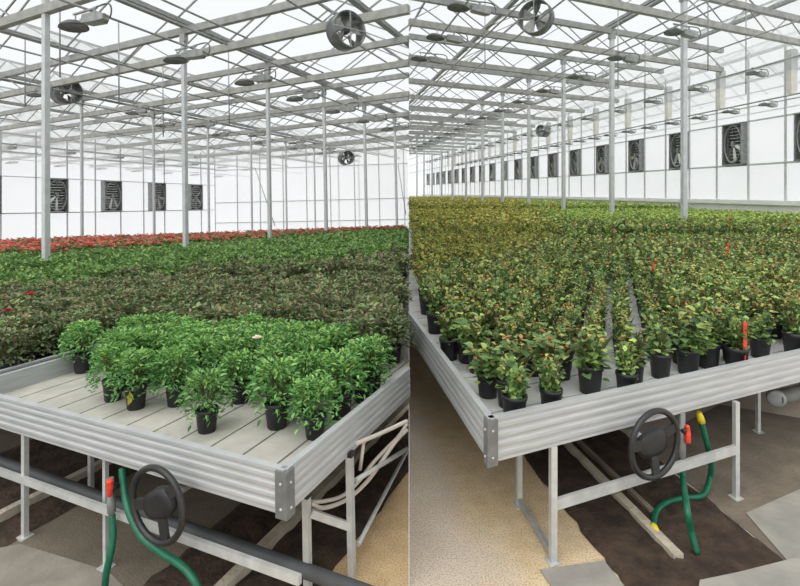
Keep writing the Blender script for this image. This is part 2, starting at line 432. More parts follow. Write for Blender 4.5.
# --- support trestle at the right side of the left bench
q1 = LB.at(308, 594, 0); q2 = LB.at(352, 578, 0)
tz = lambda p, y, x: CAMZ
tt = thing('steel_trestle', 'two short square steel posts joined by a crossbar, right of the left bench corner', 'trestle', q1, LB)
for q, zt in ((q1, .435), (q2, .57)):
    o = MB().bar((q.x, q.y, 0), (q.x, q.y, zt), .030, .030, up=ob).build('post', M['leg'], tt)
    MB().prism([(q + oa * (i * .019) + ob * (j * .019)).to_2d() for i, j in ((-1, -1), (1, -1), (1, 1), (-1, 1))], zt, zt + .022).build('cap', M['black'], o)['label'] = 'black plastic cap'
MB().bar(LB.atY(311, 513, q1.y), LB.atY(351, 527, q2.y), .022, .034).build('crossbar', M['leg'], tt)
# brace rods behind the trestle
rA = LB.atY(358, 545, q2.y + .06); rB = LB.atY(406.5, 452, q2.y + 1.0)
tagit(MB().tube([rA, rB], .011).build('brace_rod', M['leg'], bay=LB), 'straight pale metal rod rising over the sand right of the trestle', 'rod')
rA = LB.atY(356, 480, q2.y + .03); rB = LB.atY(407, 449, q2.y + .5)
tagit(MB().tube([rA, rB], .012).build('brace_rod', M['leg'], bay=LB), 'short pale rod leaving the taller trestle post towards the right', 'rod')
Yq = q1.y
h1 = [(311, 503), (322, 508), (340, 503), (354, 494), (370, 478), (386, 455), (397, 440), (407, 430)]
tagit(MB().tube(spline([LB.atY(x, y, Yq + .02 + .075 * i) for i, (x, y) in enumerate(h1)]), .0105).build('water_hose', M['whitehose'], bay=LB), 'white hose sagging from the lower trestle post under the bench side', 'hose')
h2 = [(311, 502), (325, 501), (342, 496), (358, 482), (372, 464), (386, 449), (398, 437), (407, 424)]
tagit(MB().tube(spline([LB.atY(x, y, Yq + .05 + .075 * i) for i, (x, y) in enumerate(h2)]), .0095).build('water_hose', M['whitehose'], bay=LB), 'white hose lying just above the sagging one by the trestle', 'hose')
h3 = [(357, 443), (372, 437), (388, 430), (407, 421)]
tagit(MB().tube(spline([LB.atY(x, y, q2.y + .05 + .1 * i) for i, (x, y) in enumerate(h3)]), .011).build('water_hose', M['whitehose'], bay=LB), 'pinkish white straight hose close under the bench side rim', 'hose')
tagit(MB().tube([LB.atY(364, 440, q2.y + .12), LB.atY(360, 470, q2.y + .12)], .009).build('hose_hanger', M['whitehose'], bay=LB), 'short pale upright hanger tube beside the taller trestle post', 'tube')
# grey heating pipe and timber edgings under the left bench
pa = LB.at(200, 533, .12); s_hit = LB.seam_hit(pa, oa)
tagit(MB().tube([pa - oa * 5, pa + oa * min(s_hit, 3.0)], .031, 14).build('heating_pipe', M['pipegrey'], bay=LB), 'thick dark grey pipe running low beneath the left bench', 'pipe')
def strip(bay, px, py, l0, l1, w, h, m, label, name='edging_strip'):
    p = bay.at(px, py, .03); p.z = .012 + h / 2
    return tagit(MB().bar(p + bay.b * l0, p + bay.b * l1, w, h).build(name, m, bay=bay), label, 'edging')
strip(LB, 262, 551, -.5, 3.4, .055, .05, M['kerb'], 'pale straight edging strip on soil running under the left bench corner')
strip(LB, 40, 497, -.6, 2.8, .05, .05, M['kerb'], 'pale edging strip on soil at the far left under the bench')

# --- neighbouring benches of the left bay (tray and rims under the dense plants)
def plain_bench(bay, pts, z, zb, zt, label, mt):
    r = thing('rolling_bench', label, 'bench', (pts[0].x, pts[0].y, 0), bay)
    o = MB().prism([p.to_2d() for p in pts], z - .03, z).build('tray_boards', mt, r); clip_child(o, bay)
    n = len(pts); c = sum((V((p.x, p.y, 0)) for p in pts), V()) / n
    for i in range(n):
        p, q = pts[i], pts[(i + 1) % n]; d = (q - p); d.z = 0; d.normalize(); ou = out_of(d)
        if ou.dot(p - c) < 0: ou = -ou
        o = MB().extrude(rim_prof(zb, zt, k=3), p, q, ou).build('side_rim', M['alu'], r); clip_child(o, bay)
    for p in pts[:2]:
        d = V((c.x - p.x, c.y - p.y, 0)).normalized() * .12
        MB().bar((p.x + d.x, p.y + d.y, 0), (p.x + d.x, p.y + d.y, z - .03), .04, .04).build('leg', M['leg'], r)
    return r
Bo = Ld - oa * .10 + ob * .02
plain_bench(LB, [Bo, Bo - oa * 8, Bo - oa * 8 + ob * LL, Bo + ob * LL], ltray, lz0, lz1, 'wide neighbouring bench crowded with dark bushy plants at the far left', M['tray'])

# --- right bench
rz0, rz1, rtray = .552, .75, .65
ra, rb_ = RB.a, RB.b
rbn = thing('rolling_bench', 'large rolling plant bench with ribbed aluminium rim and rows of young roses, right picture half', 'bench', (Rc.x, Rc.y, 0), RB)
WR = 8.5
sr = RB.seam_hit(Rc, rb_)
fo = -out_of(ra) if out_of(ra).dot(rb_) > 0 else out_of(ra)
so = out_of(rb_) if out_of(rb_).dot(ra) < 0 else -out_of(rb_)
MB().extrude(rim_prof(rz0, rz1), Rc, Rc + ra * WR, fo).build('front_rim', M['alu'], rbn)
MB().extrude(rim_prof(rz0, rz1), Rc, Rc + rb_ * sr, so).build('side_rim', M['alu'], rbn)
alley = RB.at(800, 220, .75); Walley = RB.ab(alley, Rc)[0]
RL_ = 60
mb = MB(); wd = .235
for i in range(240):
    if i > 60 and i % 1: continue
    a = V((Rc.x, Rc.y, 0)) + rb_ * (i * wd + .006) + ra * .012; b = a + rb_ * (wd - .012)
    e = ra * (Walley - .03)
    mb.prism([a.to_2d(), (a + e).to_2d(), (b + e).to_2d(), b.to_2d()], rtray - .03, rtray)
o = mb.build('tray_boards', M['tray2'], rbn); clip_child(o, RB)
mb = MB(); a = V((Rc.x, Rc.y, 0)) + (ra + rb_) * .012
mb.prism([p.to_2d() for p in (a, a + ra * (Walley - .03), a + ra * (Walley - .03) + rb_ * 56.3, a + rb_ * 56.3)], rtray - .045, rtray - .031)
o = mb.build('tray_base', M['trayedge'], rbn); clip_child(o, RB)
corner_plate(RB, rbn, V((Rc.x, Rc.y, 0)), ra, rb_, rz0, rz1)
r1 = leg(RB, rbn, 553, 562, rz0, .03)
r2 = leg(RB, rbn, 519, 505, rz0, .028)
r3 = leg(RB, rbn, 736, 498, rz0, .026)
r4 = leg(RB, rbn, 758, 432, rtray - .045, .024)
zs = .27
MB().bar(V((r1.x, r1.y, zs)), V((r3.x, r3.y, zs + .01)), .02, .05).build('stretcher', M['leg'], rbn)
MB().bar(V((r1.x, r1.y, .03)) + rb_ * 0, V((r2.x, r2.y, .03)), .02, .03).build('stretcher', M['galv'], rbn)
strip(RB, 625, 502, -.42, 3.0, .05, .028, M['kerb'], 'pale broken edging strip lying in the dark soil under the right bench')
strip(RB, 640, 500, -.1, 3.0, .03, .03, M['pad'], 'narrow brown edging strip beside the pale one in the soil')
# pipes under the right bench
pp = RB.at(772, 418, .22)
tagit(MB().tube([pp - ra * .8 + rb_ * .5, pp + ra * 1.2 + rb_ * .5], .05, 14).build('heating_pipe', M['pipegrey'], bay=RB), 'dark grey pipe low under the right bench at the picture edge', 'pipe')
pp = RB.atY(776, 398, 3.7)
tp = thing('pipe_end', 'round capped pipe end under the right bench rim', 'pipe', pp, RB)
MB().tube([pp, pp + V((.35, .12, .01))], .052, 16).build('pipe_body', M['valvegrey'], tp)
MB().lathe([(.062, -.02), (.062, .02), (.05, .026), (.02, .028)], pp, 18, V((-.5, -.85, 0))).build('end_cap', M['galv'], tp)

# --- steering wheels used to crank the benches
def wheel(bay, c, n, ax, R, label, twist):
    """c centre, n outward normal, ax level direction in the wheel plane"""
    n = V(n).normalized(); x = V(ax).normalized(); y = n.cross(x); y = y if y.z > 0 else -y
    t = thing('steering_wheel', label, 'steering wheel', c, bay)
    P = lambda r, d, k=0: c + x * (r * math.cos(d)) + y * (r * math.sin(d)) + n * k
    MB().tube([P(R, 2 * math.pi * i / 40) for i in range(40)], R * .092, 10, True).build('rim', M['wheelp'], t)
    # broad hub pad
    mb = MB(); N = 28; prof = [(.35, -.03), (.9, -.022), (1, 0), (.9, .014), (.55, .02)]
    vs = []
    for s_, h in prof:
        for i in range(N):
            d = 2 * math.pi * i / N
            rr = R * .52 * (1 + .22 * math.cos(2 * (d - twist)) - .05 * math.cos(3 * (d - twist)))
            vs.append(P(rr * s_, d, h - .012))
    fs = [(j * N + i, j * N + (i + 1) % N, (j + 1) * N + (i + 1) % N, (j + 1) * N + i) for j in range(len(prof) - 1) for i in range(N)]
    fs += [tuple(range(N))[::-1], tuple(range((len(prof) - 1) * N, len(prof) * N))]
    mb.add(vs, fs, True); mb.build('hub', M['black'], t)
    for d in (twist + .25, twist + math.pi - .25, twist + math.pi * 1.5 - .1):
        a, b = P(.05, d, -.01), P(R - .005, d, 0)
        m2 = MB(); m2.bar(a, b, .045, .014, up=n)
        m2.build('spoke', M['wheelp'], t)
    MB().tube([c - n * .03, c - n * .17], .017, 10).build('shaft', M['galv'], t)
    return t
nR = fo; pw = V((Rc.x, Rc.y, 0))
def on_front(bay, c0, d, outn, off, px, py):
    """point on the vertical plane `off` in front of the bench rim seen at a pixel"""
    r = bay.Ri @ ray(px, py); o = V((c0.x, c0.y, 0)) + outn * off
    t = (o - V((EYE.x, EYE.y, 0))).dot(outn) / V((r.x, r.y, 0)).dot(outn)
    return EYE + r * t
cR = on_front(RB, Rc, ra, fo, .11, 655, 444)
wheel(RB, cR, fo, ra, .162, 'black steering wheel crank on the right bench front beside the red valve', .15)
fl = -out_of(oa) if out_of(oa).dot(ob) > 0 else out_of(oa)
e0 = on_front(LB, Lc, oa, fl, -.02, 115, 513); e1 = on_front(LB, Lc, oa, fl, -.02, 300, 580); e0 = e0 + (e0 - e1) * 1.2
MB().bar(e0, e1, .02, .036).build('stretcher', M['leg'], lb)
cL = on_front(LB, Lc, oa, fl, .11, 157, 505)
wheel(LB, cL, fl, oa, .150, 'black steering wheel crank mounted on the left bench front', .45)

# --- valves and hoses
def valve(bay, c0, d, outn, off, pts_top, pts_bot, lever, label):
    a = on_front(bay, c0, d, outn, off, *pts_top); b = on_front(bay, c0, d, outn, off, *pts_bot)
    t = thing('hose_valve', label, 'valve', b, bay)
    MB().tube([a, a.lerp(b, .55), a.lerp(b, .56), b.lerp(a, .12), b.lerp(a, .1), b], [.016, .016, .019, .019, .014, .014], 12).build('valve_body', M['valvegrey'], t)
    l0 = on_front(bay, c0, d, outn, off + .03, *lever[0]); l1 = on_front(bay, c0, d, outn, off + .035, *lever[1])
    hub = MB().tube([l0.lerp(l1, .4) - outn * .04, l0.lerp(l1, .4)], .016, 10).build('valve_stem', M['black'], t)
    MB().tube(spline([l0, l0.lerp(l1, .35) + d * .006, l0.lerp(l1, .7), l1], 5), [.006] + [.012] * 6 + [.015] * 8 + [.008], 8).build('lever', M['red'], t)['label'] = 'red lever'
    return t
valve(RB, Rc, ra, fo, .0, (682, 412), (682, 462), ((687, 425), (688, 443)), 'grey hose valve with red lever hanging under the right bench rim')
valve(LB, Lc, oa, fl, .02, (110, 478), (112, 517), ((109, 496), (110, 480)), 'grey hose valve with red lever beside the left bench leg')
def onf(bay, c0, d, n, lst): return [on_front(bay, c0, d, n, o, x, y) for x, y, o in lst]
gh = onf(RB, Rc, ra, fo, [(682, 460, 0), (683, 478, .01)]) + [RB.at(687, 508, .22), RB.at(691, 530, .11), RB.at(697, 553, .02)]
tagit(MB().tube(spline(gh), .0155, 10).build('garden_hose', M['hose'], bay=RB), 'green hose hanging from the red-levered valve down to soil, right bench', 'hose')
g2 = onf(RB, Rc, ra, fo, [(701, 420, -.03), (706, 440, -.03), (711, 462, -.05), (710, 478, -.08)]) + [RB.at(703, 495, .04), RB.at(685, 498, .03), RB.at(668, 502, .03), RB.at(657, 511, .03), RB.at(653, 526, .03)]
gt = thing('garden_hose', 'green hose with yellow connectors looping from the right bench to the soil', 'hose', RB.at(653, 526, 0), RB)
MB().tube(spline(g2), .0155, 10).build('hose_tube', M['hose'], gt)
k0 = onf(RB, Rc, ra, fo, [(699, 412, -.03), (701.5, 422, -.03)])
MB().tube([k0[0], k0[0].lerp(k0[1], .5), k0[1]], [.012, .019, .021], 10).build('connector', M['yellow'], gt)['label'] = 'yellow connector at the top'
q = RB.at(655, 529, .03); MB().tube([g2[-1], g2[-1].lerp(q, .5), q + V((0, -.03, 0))], [.02, .02, .012], 10).build('connector', M['yellow'], gt)['label'] = 'yellow connector on the soil'
gl = onf(LB, Lc, oa, fl, [(112, 515, .02), (113, 535, .03), (110, 556, .05), (106, 575, .06), (104, 600, .06)])
tagit(MB().tube(spline(gl), .0155, 10).build('garden_hose', M['hose'], bay=LB), 'green hose hanging straight down from the left valve', 'hose')
gl = onf(LB, Lc, oa, fl, [(122, 468, -.02), (124, 490, .0), (130, 515, .03), (143, 538, .05), (162, 553, .05), (182, 566, .05), (196, 584, .05), (200, 604, .05)])
tagit(MB().tube(spline(gl), .0155, 10).build('garden_hose', M['hose'], bay=LB), 'green hose curving behind the left steering wheel to lower right', 'hose')

# ------------------------------------------------------------------ steel structure
def column_set(bay, base, step, ks, zt, w, nm, group, m):
    n_ = -1
    for k in ks:
        p = base + bay.b * (step * k)
        px = bay.proj((p.x, p.y, 1.75))[0]
        if bay.side == 'L' and px > 404 or bay.side == 'R' and px < 413: continue
        n_ += 1
        t = thing('steel_column', nm % ('first' if n_ == 0 else ORD[n_]), 'column', (p.x, p.y, 0), bay, group)
        MB().bar((p.x, p.y, .012), (p.x, p.y, zt), w, w, up=bay.b).build('shaft', m, t)
        MB().bar((p.x, p.y, 0), (p.x, p.y, .012), w * 2.2, w * 2.2, up=bay.b).build('base_plate', M['galv'], t)
        MB().bar((p.x, p.y, zt - .25), (p.x, p.y, zt + .02), w * 1.7, w * 1.25, up=bay.b).build('head_plate', M['galv'], t)
def truss_set(bay, base, step, ks, zb, zt, left, right, nm, group, thick):
    n_ = 0
    for k in ks:
        p = base + bay.b * (step * k); p = V((p.x, p.y, 0)); s = bay.seam_hit(V((p.x, p.y, zb)), bay.a)
        if bay.side == 'L': e0, e1 = p - bay.a * left, p + bay.a * s
        else: e0, e1 = p + bay.a * s, p + bay.a * right(k)
        mid = e0.lerp(e1, .5)
        t = thing('roof_truss', nm % ORD[n_], 'roof truss', (mid.x, mid.y, zb), bay, group); n_ += 1
        z = lambda q, h: V((q.x, q.y, h))
        MB().bar(z(e0, zb), z(e1, zb), thick * .75, thick).build('bottom_chord', M['beam2'], t)
        MB().bar(z(e0, zt), z(e1, zt), thick * .75, thick).build('top_chord', M['beam'], t)
        L = (e1 - e0).length; nn = max(2, int(L / 1.9)); dd = (e1 - e0) / nn
        for i in range(nn):
            a = e0 + dd * i; c = a + dd * .5; b = a + dd
            MB().bar(z(a, zb + .02), z(c, zt - .02), .024, .024).build('web_bar', M['bar'], t)
            MB().bar(z(c, zt - .02), z(b, zb + .02), .024, .024).build('web_bar', M['bar'], t)
ul = lambda d, dy: dy / d.y
# left bay
LZB, LZT = 5.25, 5.83
pb = LB.at(270, 238, 1.0); pb.z = 0; pb = pb - LB.b * ul(LB.b, 5.5); stepL = ul(LB.b, 2.75)
column_set(LB, pb, stepL, [0, 1, 2, 3, 4, 5], LZT, .088, 'grey steel column in the left front row, %s from the viewer', 'front row of left columns', M['post'])
p2 = LB.atY(82, 216, 17.4); p2.z = 0
column_set(LB, p2, stepL, list(range(-1, 8)), LZT, .075, 'grey steel column in the left back row, %s from the left', 'back row of left columns', M['post'])
truss_set(LB, pb, stepL, range(0, 8), LZB, LZT, 26, None, 'grey lattice roof truss of the left bay, %s from the front', 'roof trusses of the left bay', .155)
# right bay
RZB, RZT = 6.25, 6.95
pr = RB.atY(684, HY, 13.0); pr.z = 0; stepR = ul(RB.b, 3.19)
wallp = lambda t: V((12.06 - .164 * t, 18 + t, 0))
column_set(RB, pr, stepR, range(0, 13), RZT, .115, 'grey steel column in the right bay row, %s from the viewer', 'row of right columns', M['post'])
def wall_reach(k):
    p = pr + RB.b * (stepR * k); d1 = RB.a; q = wallp(0); d2 = V((-.164, 1, 0))
    det = d1.x * -d2.y + d2.x * d1.y; r = q - p
    return (r.x * -d2.y + d2.x * r.y) / det - .12
truss_set(RB, pr, stepR, range(-1, 15), RZB, RZT, None, wall_reach, 'grey lattice roof truss of the right bay, %s from the front', 'roof trusses of the right bay', .17)

# long rails along each bay
def rail(bay, p, l0, l1, r, name, label, cat, m=None, group=None, twin=False):
    mb = MB(); s = bay.seam_hit(p, bay.b)
    if s > 0: l1 = min(l1, s)
    t0 = p + bay.b * l0; t1 = p + bay.b * l1
    mb.tube([t0, t1], r, 8)
    return tagit(mb.build(name, m or M['bar'], bay=bay), label, cat, group)
zz = lambda p, z: V((p.x, p.y, z))
rail(LB, zz(pb, LZT + .12), -7, 30, .06, 'roof_beam', 'long grey roof beam over the front row of left columns', 'beam', M['beam'])
rail(LB, zz(p2, LZT + .12), -12, 16, .05, 'roof_beam', 'long grey roof beam over the back row of left columns', 'beam', M['beam'])
rail(RB, zz(pr, RZT + .13), -10, 60, .07, 'roof_beam', 'long grey roof beam over the right row of columns', 'beam', M['beam'])
# ------------------------------------------------------------------ grow lamps
def lamp_proto(bay):
    a, b = bay.a, bay.b; z = V((0, 0, 1))
    t = thing('grow_lamp', 'x', 'lamp', (0, 0, 0), bay)
    mb = MB(); vs = []
    for s_, w_, h in ((.02, .10, .09), (.06, .12, .11), (.34, .12, .12), (.42, .07, .07)):
        for i, j in ((-1, -1), (1, -1), (1, 1), (-1, 1)): vs.append(a * s_ + b * (i * w_ / 2 * 1.3) + z * (j * h / 2 - .12 - s_ * .05))
    fs = [(3, 2, 1, 0), (12, 13, 14, 15)] + [(4 * k + i, 4 * k + (i + 1) % 4, 4 * k + 4 + (i + 1) % 4, 4 * k + 4 + i) for k in range(3) for i in range(4)]
    mb.add(vs, fs); mb.build('ballast', M['lampbox'], t)
    mb = MB(); c = -a * .24 - z * .14; N = 18; vs = []
    for r, h in ((.06, .06), (.13, .045), (.2, .0), (.215, -.03), (.18, -.022)):
        for i in range(N):
            d = 2 * math.pi * i / N; vs.append(c + a * (r * math.cos(d)) + b * (r * .8 * math.sin(d)) + z * h)
    fs = [(j * N + i, j * N + (i + 1) % N, (j + 1) * N + (i + 1) % N, (j + 1) * N + i) for j in range(4) for i in range(N)] + [tuple(range(N))[::-1], tuple(range(4 * N, 5 * N))]
    mb.add(vs, fs, True); mb.build('reflector', M['lampdish'], t)
    MB().bar(-a * .08 - z * .11, a * .06 - z * .11, .05, .05).build('neck', M['lampbox'], t)
    hk = MB(); hk.bar(a * .2 - z * .07, a * .2 + z * .03, .03, .012); hk.bar(-a * .2 - z * .08, -a * .2 + z * .03, .012, .012); hk.bar(a * .24 + z * .01, -a * .24 + z * .01, .03, .02)
    hk.build('hanger', M['lampbox'], t)
    MB().tube(spline([a * .40 - z * .10, a * .50 - z * .16, a * .53 - z * .06, a * .46 + z * .02, a * .22 + z * .02], 4), .011, 6).build('cable_loop', M['lampdish'], t)
    return t
def dup(root, Mx, label=None, group=None):
    r = root.copy(); C.objects.link(r); r.matrix_world = Mx
    if label: r['label'] = label
    if group: r['group'] = group
    for ch in root.children:
        c = ch.copy(); C.objects.link(c); c.parent = r
        for g in ch.children:
            d = g.copy(); C.objects.link(d); d.parent = c
    return r
protos = {'L': lamp_proto(LB), 'R': lamp_proto(RB)}
used = set()
def lamp_row(bay, px, py, z, dY, n, rowname, k0=0, rl=(-8, 40), sc_=1.0):
    p = bay.at(px, py - 2, z); i_ = 0
    rail(bay, zz(p, z + .045 * sc_), *rl, .022, 'lamp_rail', 'thin steel rail carrying %s' % rowname, 'rail')
    for k in range(k0, n):
        q = p + bay.b * ul(bay.b, dY * k); X = bay.proj(q)[0]
        if bay.side == 'L' and X > 400 or bay.side == 'R' and X < 416: continue
        Mx = bay.M @ Matrix.Translation(q) @ Matrix.Scale(sc_, 4)
        lab = 'grey grow lamp, %s along %s' % (ORD[i_], rowname); i_ += 1
        pr_ = protos[bay.side]
        if bay.side in used: dup(pr_, Mx, lab, 'grow lamps on ' + rowname)
        else: used.add(bay.side); pr_.matrix_world = Mx; pr_['label'] = lab; pr_['group'] = 'grow lamps on ' + rowname
lamp_row(LB, 85, 14, 5.0, 1.9, 8, 'the upper left lamp rail', 0, (-3, 22), 1.22)
lamp_row(LB, 40, 90, 5.0, 2.6, 6, 'the second left lamp rail', 0, (-3, 20))
lamp_row(LB, 10, 147, 4.9, 2.4, 7, 'the third left lamp rail', 0, (-3, 18))
lamp_row(LB, 12, 162, 4.6, 2.2, 7, 'the lowest left lamp rail', 0, (-3, 18))
lamp_row(LB, 220, 133, 4.9, 2.4, 5, 'the far middle left lamp rail', -1, (-6, 12))
lamp_row(RB, 682, 28, 5.75, 2.32, 16, 'the lamp rail nearest the right columns', 0, (-6, 60), 1.25)
lamp_row(RB, 470, 3, 5.75, 2.0, 9, 'the lamp rail next to the partition', 0, (-5, 60), 1.2)
lamp_row(RB, 757, 71, 5.3, 2.25, 20, 'the lamp rail above the bench alley', 0, (-5, 60))
lamp_row(RB, 768, 103, 4.25, 1.24, 26, 'the lamp rail close to the right wall', 0, (-2, 60), .8)
# plain purlins between the lamp rails
for px, py, z in ((0, 30, 5.15), (0, 45, 5.15), (120, 0, 5.3), (0, 118, 5.15), (262, 45, 5.4), (300, 8, 5.6), (60, 150, 5.1)):
    p = LB.at(px, py, z); rail(LB, p, -6, 22, .02, 'purlin', 'thin steel purlin running towards the left end wall', 'purlin', group='thin purlins of the left bay')
for px, py, z in ((800, 55, 6.0), (800, 20, 6.0), (700, 5, 6.0), (560, 3, 6.0), (520, 4, 6.0), (800, 82, 5.6), (800, 105, 4.9)):
    p = RB.at(px, py, z); rail(RB, p, -5, 60, .022, 'purlin', 'thin steel purlin running away down the right bay', 'purlin', group='thin purlins of the right bay')
# thin drop rods
for px, Y, z0 in ((60, 9.5, 4.4), (119, 11, 4.2), (229, 13, 4.0), (163, 14, 3.9), (25, 12, 4.4)):
    p = LB.atY(px, 100, Y); tagit(MB().tube([zz(p, z0), zz(p, 6.05)], .014, 6).build('drop_rod', M['bar'], bay=LB), 'thin vertical drop rod hanging from the left roof', 'rod', 'drop rods of the left bay')
for px, Y, z0 in ((708, 13, 4.9), (746, 14, 4.5), (618, 15, 4.9), (645, 17, 4.6), (485, 14, 5.2)):
    p = RB.atY(px, 100, Y); tagit(MB().tube([zz(p, z0), zz(p, 7.22)], .014, 6).build('drop_rod', M['bar'], bay=RB), 'thin vertical drop rod hanging from the right roof', 'rod', 'drop rods of the right bay')
# crossed wind braces between the far left columns
for (xa, ya, xb, yb), lb_ in (((255, 168, 275, 226), 'thin slanting brace beside the third front column of the left bay'), ((398, 165, 406, 215), 'thin slanting brace at the right end of the left bay')):
    A = LB.atY(xa, ya, 24); B = LB.atY(xb, yb, 24)
    tagit(MB().tube([A, B], .018, 6).build('wind_brace', M['bar'], bay=LB), lb_, 'brace')

# ------------------------------------------------------------------ circulation fans
def ring_fan(bay, px, py, Y, r, ang, ztop, label, depth=.3):
    c = bay.atY(px, py, Y); n = V((math.sin(ang), -math.cos(ang), 0))
    t = thing('circulation_fan', label, 'fan', c, bay)
    MB().lathe([(r * .93, -depth / 2), (r, -depth / 2), (r, depth / 2), (r * .93, depth / 2), (r * .93, -depth / 2)], c, 28, n, caps=False).build('barrel', M['ring'], t)
    MB().tube([c - n * .12, c - n * .02, c + n * .1], [r * .14, r * .2, r * .16], 12).build('motor', M['fandark'], t)
    x = n.cross(V((0, 0, 1))); y = V((0, 0, 1))
    for k in range(5):
        d = 2 * math.pi * k / 5 + .4; e = x * math.cos(d) + y * math.sin(d); s = n.cross(e)
        mb = MB(); vs = []
        for q, wv in ((.18, .10), (.5, .24), (.86, .30)):
            vs += [c + e * (r * q) - s * (r * wv) + n * .05, c + e * (r * q) + s * (r * wv) - n * .06]
        mb.add(vs, [(0, 1, 3, 2), (2, 3, 5, 4)], True); mb.build('blade', M['blade'] if k % 2 else M['blade2'], t)
    for k in range(2):
        f_ = MB(); cc = c + n * (depth / 2) 
        if k == 0: f_.bar(cc - x * r, cc + x * r, .02, .02)
        else: f_.bar(cc - y * r, cc + y * r, .02, .02, up=x)
        f_.build('guard_bar', M['galv'], t)
    MB().tube([c + y * r, zz(c, ztop)], .014, 6).build('hanger_rod', M['galv'], t)
ring_fan(LB, 346, 31, 9.0, .335, math.radians(38), LZB + .05, 'dark round circulation fan hanging from the front left truss')
ring_fan(LB, 66, 92, 13.5, .32, math.radians(62), LZB, 'boxy grey circulation fan seen sideways near the left column', .5)
ring_fan(LB, 346, 158, 24, .33, math.radians(30), LZB, 'small far circulation fan under the left trusses', .5)
ring_fan(RB, 536, 18, 12.5, .42, math.radians(-35), RZB, 'dark round circulation fan hanging from the right roof trusses')
ring_fan(RB, 543, 131, 30, .36, math.radians(-60), RZB, 'small far circulation fan above the right bay', .5)

# ------------------------------------------------------------------ walls
def wall_fan(bay, c, d, n, w_, h, label, spin, group, housing=None):
    """exhaust fan standing in a wall; d along the wall, n into the room"""
    z = V((0, 0, 1)); t = thing('exhaust_fan', label, 'fan', c - z * (h / 2), bay, group)
    fr = MB(); b_ = .045
    for s in (-1, 1):
        fr.bar(c + d * (s * (w_ / 2 - b_ / 2)) - z * (h / 2), c + d * (s * (w_ / 2 - b_ / 2)) + z * (h / 2), b_, .30, up=n)
        fr.bar(c + z * (s * (h / 2 - b_ / 2)) - d * (w_ / 2), c + z * (s * (h / 2 - b_ / 2)) + d * (w_ / 2), .30, b_)
    fr.build('housing', M['fanframe'], t)
    bk = MB(); nl_ = 12
    for i in range(nl_):
        zc = -h / 2 + b_ + (h - 2 * b_) * (i + .5) / nl_
        bk.bar(c + z * zc - d * (w_ / 2 - b_) - n * .10, c + z * zc + d * (w_ / 2 - b_) - n * .10, .012, (h - 2 * b_) / nl_ * .92, up=(z + n * .35).normalized())
    bk.build('shutter', M['fandark'], t)
    R = h / 2 - b_ - .01; sx = (w_ / 2 - b_ - .005) / R
    def E(r, a, k): return c + d * (r * sx * math.cos(a)) + z * (r * math.sin(a)) + n * k
    rg = MB(); N = 30
    vs = [E(q, 2 * math.pi * i / N, k) for q, k in ((R, .04), (R, .12), (R * .93, .12), (R * .93, .04)) for i in range(N)]
    rg.add(vs, [(j * N + i, j * N + (i + 1) % N, ((j + 1) % 4) * N + (i + 1) % N, ((j + 1) % 4) * N + i) for j in range(4) for i in range(N)], True)
    rg.build('fan_ring', M['fanframe'], t)
    for k in range(6):
        a0 = spin + k * math.pi / 3
        vs = []
        for q in (.14, .45, .78, .92):
            wv = .16 + .22 * q
            vs += [E(R * q, a0 - wv * .5 / max(q, .4) * .6, .035), E(R * q, a0 + wv * .5 / max(q, .4) * .6, .085)]
        MB().add(vs, [(0, 1, 3, 2), (2, 3, 5, 4), (4, 5, 7, 6)], True).build('blade', M['blade2'] if k in (3, 4) else M['blade'], t)
    MB().add([E(R * .16, 2 * math.pi * i / 16, k) for k in (.02, .11) for i in range(16)], [tuple(range(16))[::-1], tuple(range(16, 32))] + [(i, (i + 1) % 16, 16 + (i + 1) % 16, 16 + i) for i in range(16)]).build('hub', M['fanframe'], t)
    return t
# left fan wall
W0 = LB.atY(56, 195.5, 23.5); W0.z = 0; stF = ul(LB.b, 2.63)
nW = out_of(LB.b) if out_of(LB.b).x > 0 else -out_of(LB.b)
corner = W0 + LB.b * ul(LB.b, 9.5)
def sheet(bay, p, q, z0, z1, name, m, n):
    mb = MB(); p, q = V(p), V(q); t = V(n) * -.02
    mb.add([zz(p, z0), zz(q, z0), zz(q, z1), zz(p, z1)], [(0, 1, 2, 3)])
    return structure(mb.build(name, m, bay=bay))
sheet(LB, W0 - LB.b * 16 - nW * .16, corner - nW * .16, 0, 7.2, 'wall_left', M['wallsheet'], nW)
hL = 1.61; zcL = 2.71
for k in range(-1, 4):
    c = W0 + LB.b * (stF * k); c = zz(c, zcL)
    if k < 0 and LB.proj(c)[0] < -20: continue
    wall_fan(LB, c, LB.b, nW, 1.0, hL, 'exhaust fan cut off by the left picture edge' if k < 0 else 'square exhaust fan in the left wall, %s fully visible from the left' % ['first', 'second', 'third', 'fourth'][k], .5 + k * .7, 'exhaust fans in the left wall')
mb = MB()
for z, th in ((1.9, .05), (3.52, .035), (4.6, .05), (5.4, .05)):
    mb.bar(zz(W0 - LB.b * 16 - nW * .1, z), zz(corner - nW * .1, z), .05, th)
for k in range(-10, 8):
    q = W0 + LB.b * (stF * .5 * k + .58) - nW * .08
    if LB.ab(q, corner)[1] < 0: mb.bar(zz(q, .1), zz(q, 5.6), .05, .05, up=LB.b)
structure(mb.build('trim_1', M['mull'], bay=LB))
